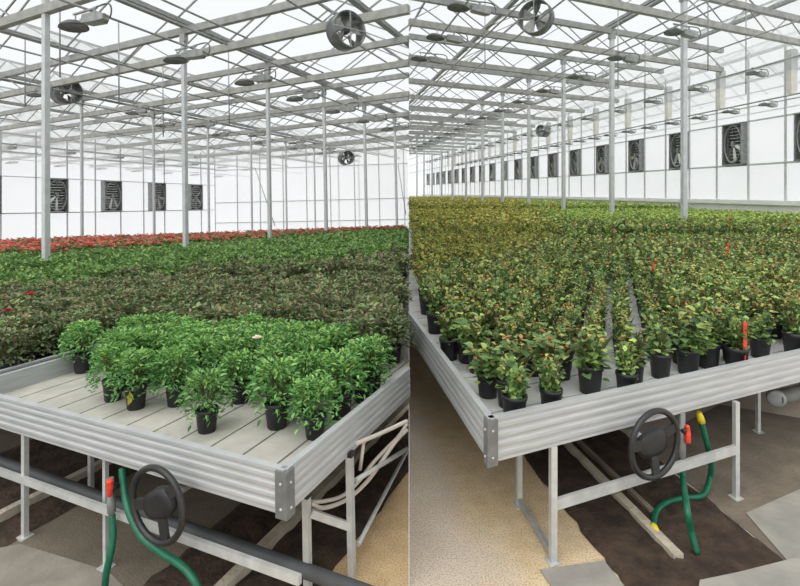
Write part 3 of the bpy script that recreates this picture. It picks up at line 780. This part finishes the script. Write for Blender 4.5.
# left end wall
epr = LB.atY(408.9, 205, 31.0); ep = V((epr.x, epr.y, 0))
ep = V((ep.x - .01, ep.y, 0)); de = (ep - corner); de.z = 0; Le = de.length; de.normalize(); nE = V((de.y, -de.x, 0)); nE = nE if nE.y < 0 else -nE
sheet(LB, corner, ep, 0, 7.2, 'wall_back', M['wallsheet'], nE)
mb = MB()
for z, th in ((2.35, .055), (1.03, .055), (4.5, .05)): mb.bar(zz(corner + nE * .05, z), zz(ep + nE * .05, z), .05, th)
for k in range(0, 9):
    q = corner + de * (Le * k / 8 * .98) + nE * .05; mb.bar(zz(q, .3), zz(q, 5.8), .055, .05, up=de)
structure(mb.build('trim_2', M['mull'], bay=LB))
# right fan wall
dR = V((-.164, 1, 0)).normalized(); nRw = V((-dR.y, dR.x, 0))
wA, wB = wallp(-9), wallp(54)
sheet(RB, wA - nRw * .16, wB - nRw * .16, 1.4, 8.0, 'wall_right', M['wallsheet'], nRw)
mb = MB(); mb.bar(zz(wA - nRw * .05, .66), zz(wB - nRw * .05, .66), .2, 1.32); mb.bar(zz(wA, 1.40), zz(wB, 1.40), .3, .14)
structure(mb.build('wall_right_base', M['wallwhite'], bay=RB))
n_ = 0
for k in range(-1, 19):
    c = wallp(.0 + 2.78 * k); zc = (2.72 + 4.2) / 2
    wall_fan(RB, zz(c, zc), dR, nRw, .86, 1.5, 'square exhaust fan in the right wall, %s from the viewer' % ORD[n_], .3 + k * .8, 'exhaust fans in the right wall'); n_ += 1
mb = MB()
for z, th in ((2.70, .06), (4.22, .05), (4.72, .035), (6.0, .05)): mb.bar(zz(wA - nRw * .08, z), zz(wB - nRw * .08, z), .05, th)
for k in range(-8, 38):
    q = wallp(-.5 + 1.39 * k) - nRw * .06; mb.bar(zz(q, 1.4), zz(q, 6.6), .05, .05, up=dR)
structure(mb.build('trim_3', M['mull'], bay=RB))
n_ = 0
for k in range(-2, 17):
    q = wallp(-2.2 + 2.78 * k) + nRw * .05
    t = thing('wall_column', 'cream upper wall column with grey head on the right wall, %s from the viewer' % ORD[n_], 'column', zz(q, 4.85), RB, 'upper columns on the right wall'); n_ += 1
    MB().bar(zz(q, 4.85), zz(q, 5.6), .22, .18, up=dR).build('shaft', M['wallpost'], t)
    MB().bar(zz(q, 5.6), zz(q, 6.24), .24, .2, up=dR).build('head_bracket', M['mull'], t)
# far wall of the right bay
f1 = wallp(54); sfar = RB.seam_hit(f1, RB.a); f0 = f1 + RB.a * sfar
sheet(RB, f0, f1, 0, 8, 'wall_back', M['wallsheet'], V((0, -1, 0)))

def cut(o, co, no):
    bm = bmesh.new(); bm.from_mesh(o.data)
    bmesh.ops.bisect_plane(bm, geom=bm.verts[:] + bm.edges[:] + bm.faces[:], plane_co=co, plane_no=no, clear_outer=True)
    bm.to_mesh(o.data); bm.free()
cut(LFL, W0 - nW * .17, -nW); cut(LFL, corner - nE * .02, -nE); cut(RFL, wA - nRw * .17, -nRw); cut(RFL, f1, V((0, 1, 0)))
# ------------------------------------------------------------------ glazed roofs
def roof(bay, o, pitch, zg, rise, i0, i1, l0, l1, name):
    mb = MB(); bars = MB()
    for i in range(i0, i1):
        for h, (za, zb) in enumerate(((zg, zg + rise), (zg + rise, zg))):
            a = o + bay.a * (pitch * (i + .5 * h)); b = o + bay.a * (pitch * (i + .5 * h + .5))
            mb.add([zz(a, za) + bay.b * l0, zz(b, zb) + bay.b * l0, zz(b, zb) + bay.b * l1, zz(a, za) + bay.b * l1], [(0, 1, 2, 3)])
            n = int((l1 - l0) / 1.6)
            for k in range(n):
                q = bay.b * (l0 + (l1 - l0) * k / n)
                bars.bar(zz(a, za - .03) + q, zz(b, zb - .03) + q, .03, .035)
        a = o + bay.a * (pitch * i); bars.bar(zz(a, zg - .05) + bay.b * l0, zz(a, zg - .05) + bay.b * l1, .14, .1)
        a = o + bay.a * (pitch * (i + .5)); bars.bar(zz(a, zg + rise - .03) + bay.b * l0, zz(a, zg + rise - .03) + bay.b * l1, .06, .06)
    structure(mb.build('ceiling', M['roofglass'], bay=bay, clip=True))
    structure(bars.build('ceiling_glazing_bars', M['bar'], bay=bay, clip=True))
roof(LB, V((pb.x, pb.y, 0)), 4.0, LZT + .25, 1.0, -7, 4, -12, 34, 'L')
roof(RB, V((pr.x, pr.y, 0)), 4.0, RZT + .3, 1.0, -4, 4, -14, 62, 'R')

# ------------------------------------------------------------------ plants
def arr_leaves(P, D, L, Wd, col, fold=.18, droop=.15):
    n = len(P); D = D / np.linalg.norm(D, axis=1, keepdims=True)
    up = np.tile(np.array([[0, 0, 1.0]]), (n, 1)) + rng.normal(0, .35, (n, 3))
    S = np.cross(D, up); S /= np.linalg.norm(S, axis=1, keepdims=True) + 1e-9
    N = np.cross(S, D); L = L[:, None]; Wd = Wd[:, None]
    base = P; tip = P + D * L - N * L * droop
    m1 = P + D * L * .38; m2 = P + D * L * .75 - N * L * droop * .4
    up_ = N * Wd * fold
    v = np.stack([base, m1 + S * Wd * .5 + up_, m2 + S * Wd * .36 + up_, tip, m2 - S * Wd * .36 + up_, m1 - S * Wd * .5 + up_], 1).reshape(-1, 3)
    k = np.arange(n)[:, None] * 6
    f = np.concatenate([k + np.array([[0, 1, 2, 3]]), k + np.array([[0, 3, 4, 5]])], 0)
    c = np.concatenate([col, col], 0)
    return v, f, c
BOOST = {'rose': 1.85, 'roseY': 1.65, 'roseF': 1.7, 'bright': 1.3, 'dark': 1.5, 'green': 1.45, 'red': 1.4}
def lc(cols): return np.array([lin(c)[:3] for c in cols])
def gen(kind, nl, scale=1.0, pot_h=.145):
    """leaf cloud of one plant, pot foot at the origin"""
    if kind in ('rose', 'roseY', 'roseF'):
        R, H = .10, .225
        ns = 9; st = [(math.cos(a) * r, math.sin(a) * r, h) for a, r, h in zip(rng.uniform(0, 6.28, ns), rng.uniform(.006, .05, ns), rng.uniform(.6, 1.0, ns))]
        idx = rng.integers(0, ns, nl); S = np.array(st)[idx]; u = rng.uniform(.15, 1, nl)
        P = np.stack([S[:, 0] * (u + .25), S[:, 1] * (u + .25), pot_h - .045 + H * S[:, 2] * u * 1.12], 1) + rng.normal(0, .016, (nl, 3))
        az = rng.uniform(0, 6.28, nl); outw = P[:, :2] / (np.linalg.norm(P[:, :2], axis=1, keepdims=True) + .02)
        D = np.stack([np.cos(az) + outw[:, 0] * 1.2, np.sin(az) + outw[:, 1] * 1.2, rng.uniform(-.5, .9, nl)], 1)
        L = rng.uniform(.027, .045, nl) * scale; Wd = L * rng.uniform(.66, .86, nl)
        hgt = (P[:, 2] - pot_h) / H
        if kind == 'rose': g = lc([(98, 124, 76), (80, 106, 62), (120, 144, 82), (64, 88, 52), (136, 154, 90)]); t = lc([(144, 110, 70), (150, 150, 78), (136, 96, 62), (142, 156, 80), (154, 152, 84)])
        elif kind == 'roseY': g = lc([(138, 142, 70), (112, 126, 62), (90, 108, 54), (146, 146, 72)]); t = lc([(168, 152, 76), (158, 136, 70), (152, 154, 78), (136, 120, 66)])
        else: g = lc([(122, 148, 76), (108, 136, 68), (140, 160, 88), (92, 116, 60)]); t = lc([(150, 160, 86), (140, 158, 82), (160, 140, 84), (128, 150, 76)])
        col = g[rng.integers(0, len(g), nl)]; top = rng.uniform(0, 1, nl) < np.clip((hgt - .42) * 1.9, 0, .85)
        col[top] = t[rng.integers(0, len(t), top.sum())]; L = np.where(top, L * .68, L); Wd = np.where(top, Wd * .6, Wd)
    else:
        R, H = (.128 if kind == 'bright' else .145), .21
        z = rng.uniform(0, 1, nl) ** .65; r = np.sqrt(rng.uniform(0, 1, nl)) * R * np.sqrt(np.clip(1.05 - z ** 2.2 * .75, .1, 1)); az = rng.uniform(0, 6.28, nl)
        P = np.stack([np.cos(az) * r, np.sin(az) * r, pot_h - .035 + H * z], 1)
        a2 = az + rng.normal(0, .9, nl)
        D = np.stack([np.cos(a2), np.sin(a2), rng.uniform(-.7, .9, nl) + (z - .4) * .6], 1)
        L = rng.uniform(.03, .055, nl) * scale; Wd = L * (.38 if kind == 'bright' else .5)
        if kind == 'bright': g = lc([(92, 142, 76), (78, 128, 64), (112, 160, 92), (62, 106, 52), (130, 170, 100)]); t = lc([(150, 182, 96), (126, 168, 88)])
        elif kind == 'dark': g = lc([(94, 118, 72), (76, 100, 58), (106, 110, 80), (80, 86, 60), (116, 136, 94)]); t = lc([(128, 110, 84), (128, 142, 92), (116, 104, 84)])
        elif kind == 'green': g = lc([(98, 134, 76), (84, 118, 64), (116, 148, 86), (72, 102, 56)]); t = lc([(136, 158, 84), (120, 150, 76)])
        else: g = lc([(92, 128, 70), (78, 110, 60), (110, 140, 80)]); t = g
        col = g[rng.integers(0, len(g), nl)]; top = (rng.uniform(0, 1, nl) < .35) & (z > .72); col[top] = t[rng.integers(0, len(t), top.sum())]
    col = col * rng.uniform(.8, 1.15, (nl, 1))
    col = np.clip(col * BOOST[kind], 0, .95)
    m = 9; a = rng.uniform(0, 6.28, m); e = rng.uniform(.15, .5, m)          # stems
    P = np.concatenate([P, np.tile([[0, 0, pot_h - .02]], (m, 1))]); D = np.concatenate([D, np.stack([np.cos(a) * e, np.sin(a) * e, np.ones(m)], 1)])
    L = np.concatenate([L, np.full(m, H * .9)]); Wd = np.concatenate([Wd, np.full(m, .007)])
    col = np.concatenate([col, np.tile(lc([(110, 110, 66)]), (m, 1))])
    v, f, c = arr_leaves(P, D, L, Wd, col)
    return v, f, c
def flower_arr(n, R, z0, z1, cols, size=.035):
    P = np.stack([rng.uniform(-R, R, n), rng.uniform(-R, R, n), rng.uniform(z0, z1, n)], 1); cs = lc(cols); vs = []; fs = []; cc = []
    for p in P:
        c0 = cs[rng.integers(0, len(cs))]
        for ring, (k, e, s) in enumerate(((6, .35, 1.0), (5, .9, .75))):
            for i in range(k):
                a = 6.283 * i / k + ring; vs.append(p); d = np.array([math.cos(a) * math.cos(e), math.sin(a) * math.cos(e), math.sin(e)]); s_ = np.array([-math.sin(a), math.cos(a), 0])
                o = len(vs) - 1; vs += [p + d * size * s * .6 + s_ * size * .45 * s, p + d * size * s, p + d * size * s * .6 - s_ * size * .45 * s]
                fs.append((o, o + 1, o + 2, o + 3)); cc.append(c0 * rng.uniform(.8, 1.2))
    return np.array(vs), np.array(fs), np.array(cc)
def np_mesh(name, v, f, c, m):
    me = bpy.data.meshes.new(name); nf = len(f)
    me.vertices.add(len(v)); me.vertices.foreach_set('co', v.astype(np.float32).ravel())
    me.loops.add(nf * 4); me.loops.foreach_set('vertex_index', f.astype(np.int32).ravel())
    me.polygons.add(nf); me.polygons.foreach_set('loop_start', np.arange(0, nf * 4, 4, dtype=np.int32))
    try: me.polygons.foreach_set('loop_total', np.full(nf, 4, dtype=np.int32))
    except Exception: pass
    me.update(calc_edges=True)
    at = me.attributes.new('Col', 'FLOAT_COLOR', 'FACE')
    at.data.foreach_set('color', np.concatenate([c, np.ones((nf, 1))], 1).astype(np.float32).ravel())
    me.materials.append(m); me.validate(); return me
def pot_mesh(name, r, h):
    k = MB(); k.lathe([(r * .76, 0), (r * .8, .004), (r * .97, h - .022), (r * 1.04, h - .02), (r * 1.05, h), (r * .96, h), (r * .94, h - .018), (r * .1, h - .016)], (0, 0, 0), 18)
    return k.mesh(name, M['pot'], V((0, 0, 0)))
POTR = pot_mesh('pot', .064, .145); POTL = pot_mesh('pot', .054, .115)
def variants(kind, n, nl, scale, ph, tag_): return [np_mesh(tag_, *gen(kind, nl, scale, ph), M['leaf']) for _ in range(n)]
VAR = {'rose': variants('rose', 8, 180, 1.0, .145, 'foliage'), 'bright': variants('bright', 6, 800, .66, .115, 'foliage'),
       'dark': variants('dark', 6, 300, .95, .115, 'foliage'), 'green': variants('green', 5, 170, 1.15, .115, 'foliage'),
       'red': variants('red', 4, 90, 1.6, .115, 'foliage'), 'roseY': variants('roseY', 5, 100, 1.25, .145, 'foliage'),
       'roseF': variants('roseF', 5, 100, 1.25, .145, 'foliage')}
FLOW = [np_mesh('flowers', *flower_arr(5, .12, .27, .35, [(236, 128, 126), (240, 156, 146), (224, 104, 104), (244, 178, 156), (210, 88, 92)], .042), M['petal']) for _ in range(4)]
LOD = {k: [gen(k, n, s, ph) for _ in range(5)] for k, n, s, ph in (('rose', 60, 1.7, .145), ('roseY', 46, 1.9, .145), ('roseF', 46, 1.9, .145), ('dark', 90, 1.6, .115), ('green', 90, 1.6, .115), ('red', 50, 2.0, .115))}
LODF = [flower_arr(3, .13, .27, .35, [(236, 124, 122), (240, 152, 142), (224, 104, 104), (242, 170, 150)], .045) for _ in range(4)]

NAME = {'rose': 'young_rose', 'roseY': 'golden_rose', 'roseF': 'light_green_seedling', 'bright': 'leafy_seedling', 'dark': 'bushy_plant', 'green': 'green_plant', 'red': 'flowering_plant'}
def plant(bay, p, kind, label, group, pot=None, scale=1.0, flowers=None, cat='potted plant'):
    name = NAME[kind]
    rot = Matrix.Rotation(random.uniform(0, 6.28), 4, 'Z'); s = scale * random.uniform(.92, 1.08)
    Mx = bay.M @ Matrix.Translation(V(p)) @ rot @ Matrix.Diagonal((s, s, s * random.uniform(.94, 1.08), 1))
    me = random.choice(VAR[kind])
    if pot is None and flowers is None:
        t = bpy.data.objects.new(name, me); C.objects.link(t); t.matrix_world = Mx
        return tagit(t, label, cat, group)
    t = bpy.data.objects.new(name, None); C.objects.link(t); t.matrix_world = Mx; t.empty_display_size = .05
    tagit(t, label, cat, group)
    f = bpy.data.objects.new('foliage', me); C.objects.link(f); f.parent = t
    if pot: o = bpy.data.objects.new('pot', pot); C.objects.link(o); o.parent = t
    if flowers: o = bpy.data.objects.new('flowers', flowers); C.objects.link(o); o.parent = t
    return t
def stuff(bay, items, name, label, cat):
    """items: (point, kind, scale): everything past the individually built plants of a kind"""
    if not items: return
    V_, F_, C_ = [], [], []; off = 0
    def put(a, p, ca, sa, s, m=1.0):
        nonlocal off
        v, f, c = a; x = v[:, 0] * ca - v[:, 1] * sa; y = v[:, 0] * sa + v[:, 1] * ca
        V_.append(np.stack([x * s + p[0], y * s + p[1], v[:, 2] * s + p[2]], 1)); F_.append(f + off); C_.append(c * m); off += len(v)
    o0 = items[0][0]
    for p, kind, s in items:
        a = random.uniform(0, 6.28); q = (p[0] - o0[0], p[1] - o0[1], p[2] - o0[2])
        put(random.choice(LOD[kind]), q, math.cos(a), math.sin(a), s, random.uniform(.85, 1.15))
        if kind == 'red': put(random.choice(LODF), q, math.cos(a), math.sin(a), s)
    o = bpy.data.objects.new(name, np_mesh(name, np.concatenate(V_), np.concatenate(F_), np.concatenate(C_), M['leaf'])); C.objects.link(o)
    o.matrix_world = bay.M @ Matrix.Translation(V(o0)); tagit(o, label, cat); o['kind'] = 'stuff'
    return o
def inpoly(x, y, poly):
    r = False; n = len(poly)
    for i in range(n):
        x1, y1 = poly[i]; x2, y2 = poly[(i + 1) % n]
        if (y1 > y) != (y2 > y) and x < (x2 - x1) * (y - y1) / (y2 - y1) + x1: r = not r
    return r
def lerpline(pts, x):
    if x <= pts[0][0]: return pts[0][1]
    for (x0, y0), (x1, y1) in zip(pts, pts[1:]):
        if x <= x1: return y0 + (y1 - y0) * (x - x0) / (x1 - x0)
    return pts[-1][1]

# ---- right bay: rose seedlings in rows
cdir = V(((614 - CX) / F, 1, 0)).normalized()            # the visible alleys run this way across the bench
front = [(508, 406, 'potted rose closest to the right bench corner plate, leaning over the rim'),
         (550, 391, 'potted rose in a fully visible tall pot, second along the right bench front'),
         (590, 392, 'potted rose third along the right bench front, pot half hidden by rim'),
         (633, 384, 'small potted rose fourth along the front rim, above the steering wheel'),
         (688, 373, 'upright potted rose with yellow tips standing alone above the green hoses'),
         (733, 361, 'potted rose with a red label stake beside it on the right bench front'),
         (760, 357, 'potted rose just right of the red label stake at the front rim'),
         (795, 346, 'potted rose at the far right end of the front rim')]
items = []; frontpts = []
for x, y, lab in front:
    p = RB.at(x, y, rtray); frontpts.append(p); t = plant(RB, p, 'rose', lab, None, POTR, 1.0)
    t.children[0].scale = (1.2, 1.2, 1.06) if x in (733, 760) else (1.5, 1.5, 1.08); t.children[0].location.z = -.018
side = [(478, 372, 'potted rose at the left rim, second behind the corner of the right bench'), (455, 344, 'potted rose with drooping leaves at the left rim, third from the corner'), (441, 322, 'potted rose at the left rim, fourth from the corner of the right bench'),
        (488, 396, 'potted rose squeezed between the corner rose and the left rim')]
for x, y, lab in side:
    p = RB.at(x, y, rtray); frontpts.append(p); t = plant(RB, p, 'rose', lab, None, POTR, 1.0)
    t.children[0].scale = (1.2, 1.2, 1.06) if x in (733, 760) else (1.5, 1.5, 1.08); t.children[0].location.z = -.018
def right_ok(p, mg=.09):
    u, v = RB.ab(p, Rc)
    if u < mg or v < mg: return None
    x, y = RB.proj(p)
    X2 = (p.x - SL * p.y)
    if X2 < .1 or x > 850: return None
    if p.y > 58: return None
    return u, v, x, y
cand = []; NARROW = {}
o = RB.at(590, 392, rtray)
def grid(o, u, du, v, dv0, ymax):
    pts = []
    for i in range(-170, 110):
        j = 0; base = o + u * (du * i)
        # walk both ways along the row
        for sgn in (1, -1):
            q = V(base); st = 0
            while True:
                if not (sgn == -1 and st == 0): pts.append((V(q), i))
                d = dv0(q.y) if callable(dv0) else dv0
                q = q + v * (d * sgn); st += 1
                if q.y > ymax or (sgn == -1 and q.y < 1.8) or st > 400: break
    return pts
near_x = V((1125, 500, 0)).normalized()
for q, i in grid(o, near_x, .205, cdir, .168, 9.5):
    # wider walking gaps on every third row so the white tray shows through
    q = q + near_x * sum(((.05 if i >= 1 else 0), (.08 if i >= 2 else 0), (.03 if i >= 3 else 0), -(.04 if i <= -1 else 0), -(.03 if i <= -2 else 0))) + V((random.gauss(0, .007), random.gauss(0, .007), 0))
    r = right_ok(q)
    if not r or r[0] > Walley - .12: continue
    if min((q - f).length for f in frontpts) < .17: continue
    if r[1] < .12 and False: continue
    cand.append((q, r)); NARROW[tuple(q)] = -2 <= i <= 2
# farther on the rows merge into a closed canopy
for q, i in grid(o, near_x, .34, cdir, .26, 20):
    q = q + V((random.gauss(0, .03), random.gauss(0, .03), 0)); r = right_ok(q)
    if r and q.y > 9.5 and r[0] < Walley - .15: cand.append((q, r))
for q, i in grid(o, near_x, .5, cdir, .42, 58):
    q = q + V((random.gauss(0, .08), random.gauss(0, .08), 0)); r = right_ok(q)
    if r and q.y > 20 and r[0] < Walley - .25: cand.append((q, r))
def rkind(q):
    x, y = RB.proj((q.x, q.y, rtray + .3))
    yb = lerpline([(409, 268), (450, 262), (520, 252), (560, 236), (600, 214), (640, 200)], x) + random.gauss(0, 3)
    if y < yb and x < 545 + random.gauss(0, 14): return 'roseY' if y > 207 + random.gauss(0, 2) or x < 520 else 'roseF'
    if y < 228 + random.gauss(0, 6): return 'roseF'
    return 'rose'
by = {'rose': [], 'roseY': [], 'roseF': []}
for q, r in cand: by[rkind(q)].append((q, r))
LABR = {'rose': ('young potted rose with red-tipped leaves within the rows of the right bench', 'young roses in rows on the right bench'),
        'roseY': ('yellow-green potted plant in the golden block behind the roses, right bay', 'golden plants on the right bench'),
        'roseF': ('small light green potted plant far back on the right bench', 'far light green plants of the right bay')}
NI = 300
NIK = {'rose': 288, 'roseY': 300, 'roseF': 150}
for k, lst in by.items():
    lst.sort(key=lambda t: t[0].y)
    vis = [t for t in lst if t[1][2] < 812 and t[1][2] > 405]
    ind = vis[:NIK[k]]; ids = set(id(t) for t in ind)
    for q, r in ind:
        s = (.88 if NARROW.get(tuple(q)) else 1.06) if q.y < 9.5 else 1.25 if q.y < 20 else 1.7
        plant(RB, q, k, LABR[k][0], LABR[k][1], POTR if k == 'rose' else None, s)
    rest = [(q, k, 1.0 if q.y < 9.5 else (1.35 if q.y < 20 else 1.9)) for q, r in lst if id((q, r)) is None or True]
    rest = [(t[0], k, 1.0 if t[0].y < 9.5 else (1.35 if t[0].y < 20 else 1.75)) for t in lst if id(t) not in ids]
    stuff(RB, rest, 'potted_plants', {'rose': 'dense rows of young roses filling the middle of the right bench', 'roseY': 'golden yellow-green plant canopy far down the right bench', 'roseF': 'light green plant canopy spreading to the back of the right bay'}[k], 'plants')
# bench beyond the alley and its plants
al0 = Rc + ra * (Walley + .34)
u1 = al0 + ra * 3.3
plain_bench(RB, [zz(al0 + rb_ * 2, .75), zz(al0 + ra * 5 + rb_ * 2, .75), zz(al0 + ra * 5 + rb_ * 3, .75), zz(al0 + rb_ * 56, .75)] if False else
            [zz(al0 + rb_ * 1, .75), zz(al0 + ra * 2.6 + rb_ * 1, .75), zz(al0 + ra * 2.6 + rb_ * 44, .75), zz(al0 + rb_ * 44, .75)], rtray, rz0, rz1, 'narrow bench of light green plants between the alley and the right wall', M['tray2'])
it = []
for i in range(9):
    for j in range(150):
        p = al0 + ra * (.2 + .28 * i) + rb_ * (1.2 + .28 * j); p = V((p.x + random.gauss(0, .03), p.y + random.gauss(0, .03), rtray))
        x, y = RB.proj(p)
        if 411 < x < 850 and p.x - SL * p.y > .1: it.append((p, x))
it.sort(key=lambda t: t[0].y); n_ = 0; rest = []
for p, x in it:
    if x < 805 and n_ < 150: plant(RB, p, 'roseF', 'light green potted plant on the narrow bench beside the right wall', 'light green plants beside the right wall', POTR, 1.0); n_ += 1
    else: rest.append((p, 'roseF', 1.3))
stuff(RB, rest, 'potted_plants', 'light green plants at the far end of the narrow bench by the wall', 'plants')
# red label stakes
for x, y0, y1, Y, lab in ((745, 347, 322, None, 'red label stake standing tall at the front rim of the right bench'), (653, 272, 262, 5.2, 'red label stake half sunk in leaves by the narrow alley'), (728, 254, 243, 6.6, 'red label stake among roses right of the alleys'),
                          (729, 221, 216, 11.5, 'tiny far red label stake near the back edge of the right bench')):
    if Y is None: p = RB.at(745, 361, rtray + .02); Y = p.y - .185
    a = RB.atY(x, y0, Y); b = RB.atY(x, y1, Y); base = zz(a, rtray)
    t = thing('label_stake', lab, 'plant label', base, RB)
    MB().bar(base, a, .008, .004).build('stem', M['stake'], t)
    MB().bar(a, b, .022, .004).build('tag', M['stake'], t)

# ---- left bay
fl_ = [(83, 372, 'leafy potted plant standing apart at the left rim, farthest left of the cluster'), (113, 400, 'bright green potted plant left of the one with a yellow leaf'), (136, 408, 'bright green potted plant with a yellow leaf on its pot'),
       (176, 405, 'bright green potted plant with a small red bud, left bench front'), (207, 431, 'bright green potted plant standing foremost alone on the pale boards'), (240, 402, 'bright green potted plant behind the gap right of the foremost one'),
       (277, 427, 'bright green potted plant with leaves hanging to the boards, second from the front corner'), (315, 437, 'bright green potted plant nearest the front right corner of the left bench'), (341, 417, 'bright green potted plant at the right rim, second from the corner'),
       (364, 401, 'bright green potted plant at the right rim, third from the corner')]
fp = []
for x, y, lab in fl_:
    p = LB.at(x, y, ltray); fp.append(p); t = plant(LB, p, 'bright', lab, None, POTL, 1.08)
    if (x, y) == (176, 405) or (x, y) == (136, 408):
        if x == 176:
            f = bpy.data.objects.new('flower_bud', np_mesh('flower_bud', *flower_arr(1, .01, .20, .21, [(190, 60, 40)], .02), M['petal'])); C.objects.link(f); f.parent = t
        else:
            v, fc, c = arr_leaves(np.array([[0.0, -.06, .11]]), np.array([[.1, -.3, -1.0]]), np.array([.07]), np.array([.035]), lc([(214, 206, 70)]))
            f = bpy.data.objects.new('yellow_leaf', np_mesh('yellow_leaf', v, fc, c, M['leaf'])); C.objects.link(f); f.parent = t
            t.matrix_world = LB.M @ Matrix.Translation(p) @ Matrix.Scale(1.08, 4)
cl = [(94, 372), (108, 388), (130, 398), (176, 396), (200, 414), (240, 396), (262, 412), (300, 424), (330, 414), (360, 402), (409, 402), (409, 392), (370, 379), (330, 365), (250, 357), (150, 356), (92, 358)]
darkl = []; greenl = []; redl = []; brl = []
topd = [(-60, 292), (0, 286), (100, 276), (200, 269), (300, 262), (409, 251)]
redb = [(-60, 262), (0, 258), (100, 252), (200, 244), (300, 237), (409, 230)]
topf = [(-60, 246), (0, 242), (100, 238), (200, 235), (300, 231), (409, 227)]
def left_ok(p):
    u, v = LB.ab(p, Lc)
    if v < .06: return None
    if -W - .09 - .1 < u < -W + .07 or u > -.07: return None
    if u < -W and v < .1: return None
    w_ = LB.M @ V(p)
    if w_.x - SL * w_.y > -.10: return None
    x, y = LB.proj(p)
    if x < -60: return None
    return u, v, x, y
for step, y0, y1, s in ((.205, 1.5, 6.5, 1.0), (.27, 6.5, 24, 1.2)):
    n = int(30 / step)
    for i in range(-int(22 / step), int(2 / step)):
        for j in range(0, n):
            p = Lc + LB.a * (step * (i + (.5 if j % 2 else 0))) + LB.b * (step * .92 * j)
            p = V((p.x + random.gauss(0, .02), p.y + random.gauss(0, .02), ltray))
            if not (y0 <= p.y < y1): continue
            r = left_ok(p)
            if not r: continue
            u, v, x, y = r
            if inpoly(x, y, cl):
                if min((p - f).length for f in fp) > .15: brl.append(p)
                continue
            xt, yt = LB.proj((p.x, p.y, ltray + .31))
            if u > -W and y > lerpline([(60, 352), (150, 352), (250, 354), (330, 362), (370, 376), (409, 389)], x): continue
            if u < -W and v < .25: continue
            if yt < lerpline(topf, xt) + .6: continue
            if yt < lerpline(redb, xt) + random.gauss(0, .8): redl.append((p, s))
            elif yt < lerpline(topd, xt) + random.gauss(0, 3): greenl.append((p, s))
            else: darkl.append((p, s))
for p in brl:
    t = plant(LB, p, 'bright', 'bright green leafy potted plant inside the dense cluster on the left bench', 'bright green cluster on the left bench', POTL, 1.1)
def bay_plants(lst, kind, lab, grp, pot, fl, slab_):
    lst.sort(key=lambda t: t[0].y); n = 0; rest = []
    for p, s in lst:
        x = LB.proj(p)[0]
        if n < 300 and -12 < x < 412:
            plant(LB, p, kind, lab, grp, pot, s * 1.08, random.choice(FLOW) if fl else None); n += 1
        else: rest.append((p, kind, s * 1.05))
    stuff(LB, rest, 'potted_plants', slab_, 'plants')
    print(kind, len(lst))
bay_plants(darkl, 'dark', 'dark reddish green bushy potted plant behind the bright cluster, left bay', 'dark bushy plants of the left bay', POTL, False, 'dark reddish green plant canopy in the middle of the left bay')
bay_plants(greenl, 'green', 'mid green potted plant in the band before the red flowers, left bay', 'mid green plants of the left bay', None, False, 'mid green plant canopy stretching across the back of the left bay')
bay_plants(redl, 'red', 'potted plant covered in red flowers along the far edge of the left bay', 'red flowering plants of the left bay', None, True, 'red flowering canopy at the far edge of the left bay')
print('bright', len(brl), 'rose', {k: len(v) for k, v in by.items()}, 'W', W, 'Walley', Walley, 'nb', nb)
# single blooms
def bloom(px, py, Y, col, lab, size=.035):
    p = LB.atY(px, py, Y); base = zz(p, ltray)
    v, f, c = flower_arr(1, .0001, -.01, .01, [col], size)
    t = thing('single_bloom', lab, 'flower', base, LB)
    MB().tube([base, p], .003, 6).build('stem', M['hose'], t)
    o_ = bpy.data.objects.new('petals', np_mesh('petals', v + np.array(p - base), f, c, M['petal'])); C.objects.link(o_); o_.parent = t
bloom(257, 339, 3.05, (240, 224, 210), 'single creamy white bloom rising above the bright green cluster')
bloom(31, 295, 5.0, (214, 40, 62), 'single crimson bloom above the dark plants at far left', .05)
bloom(8, 312, 4.2, (176, 62, 62), 'dull red bloom at the left picture edge among dark plants', .05)
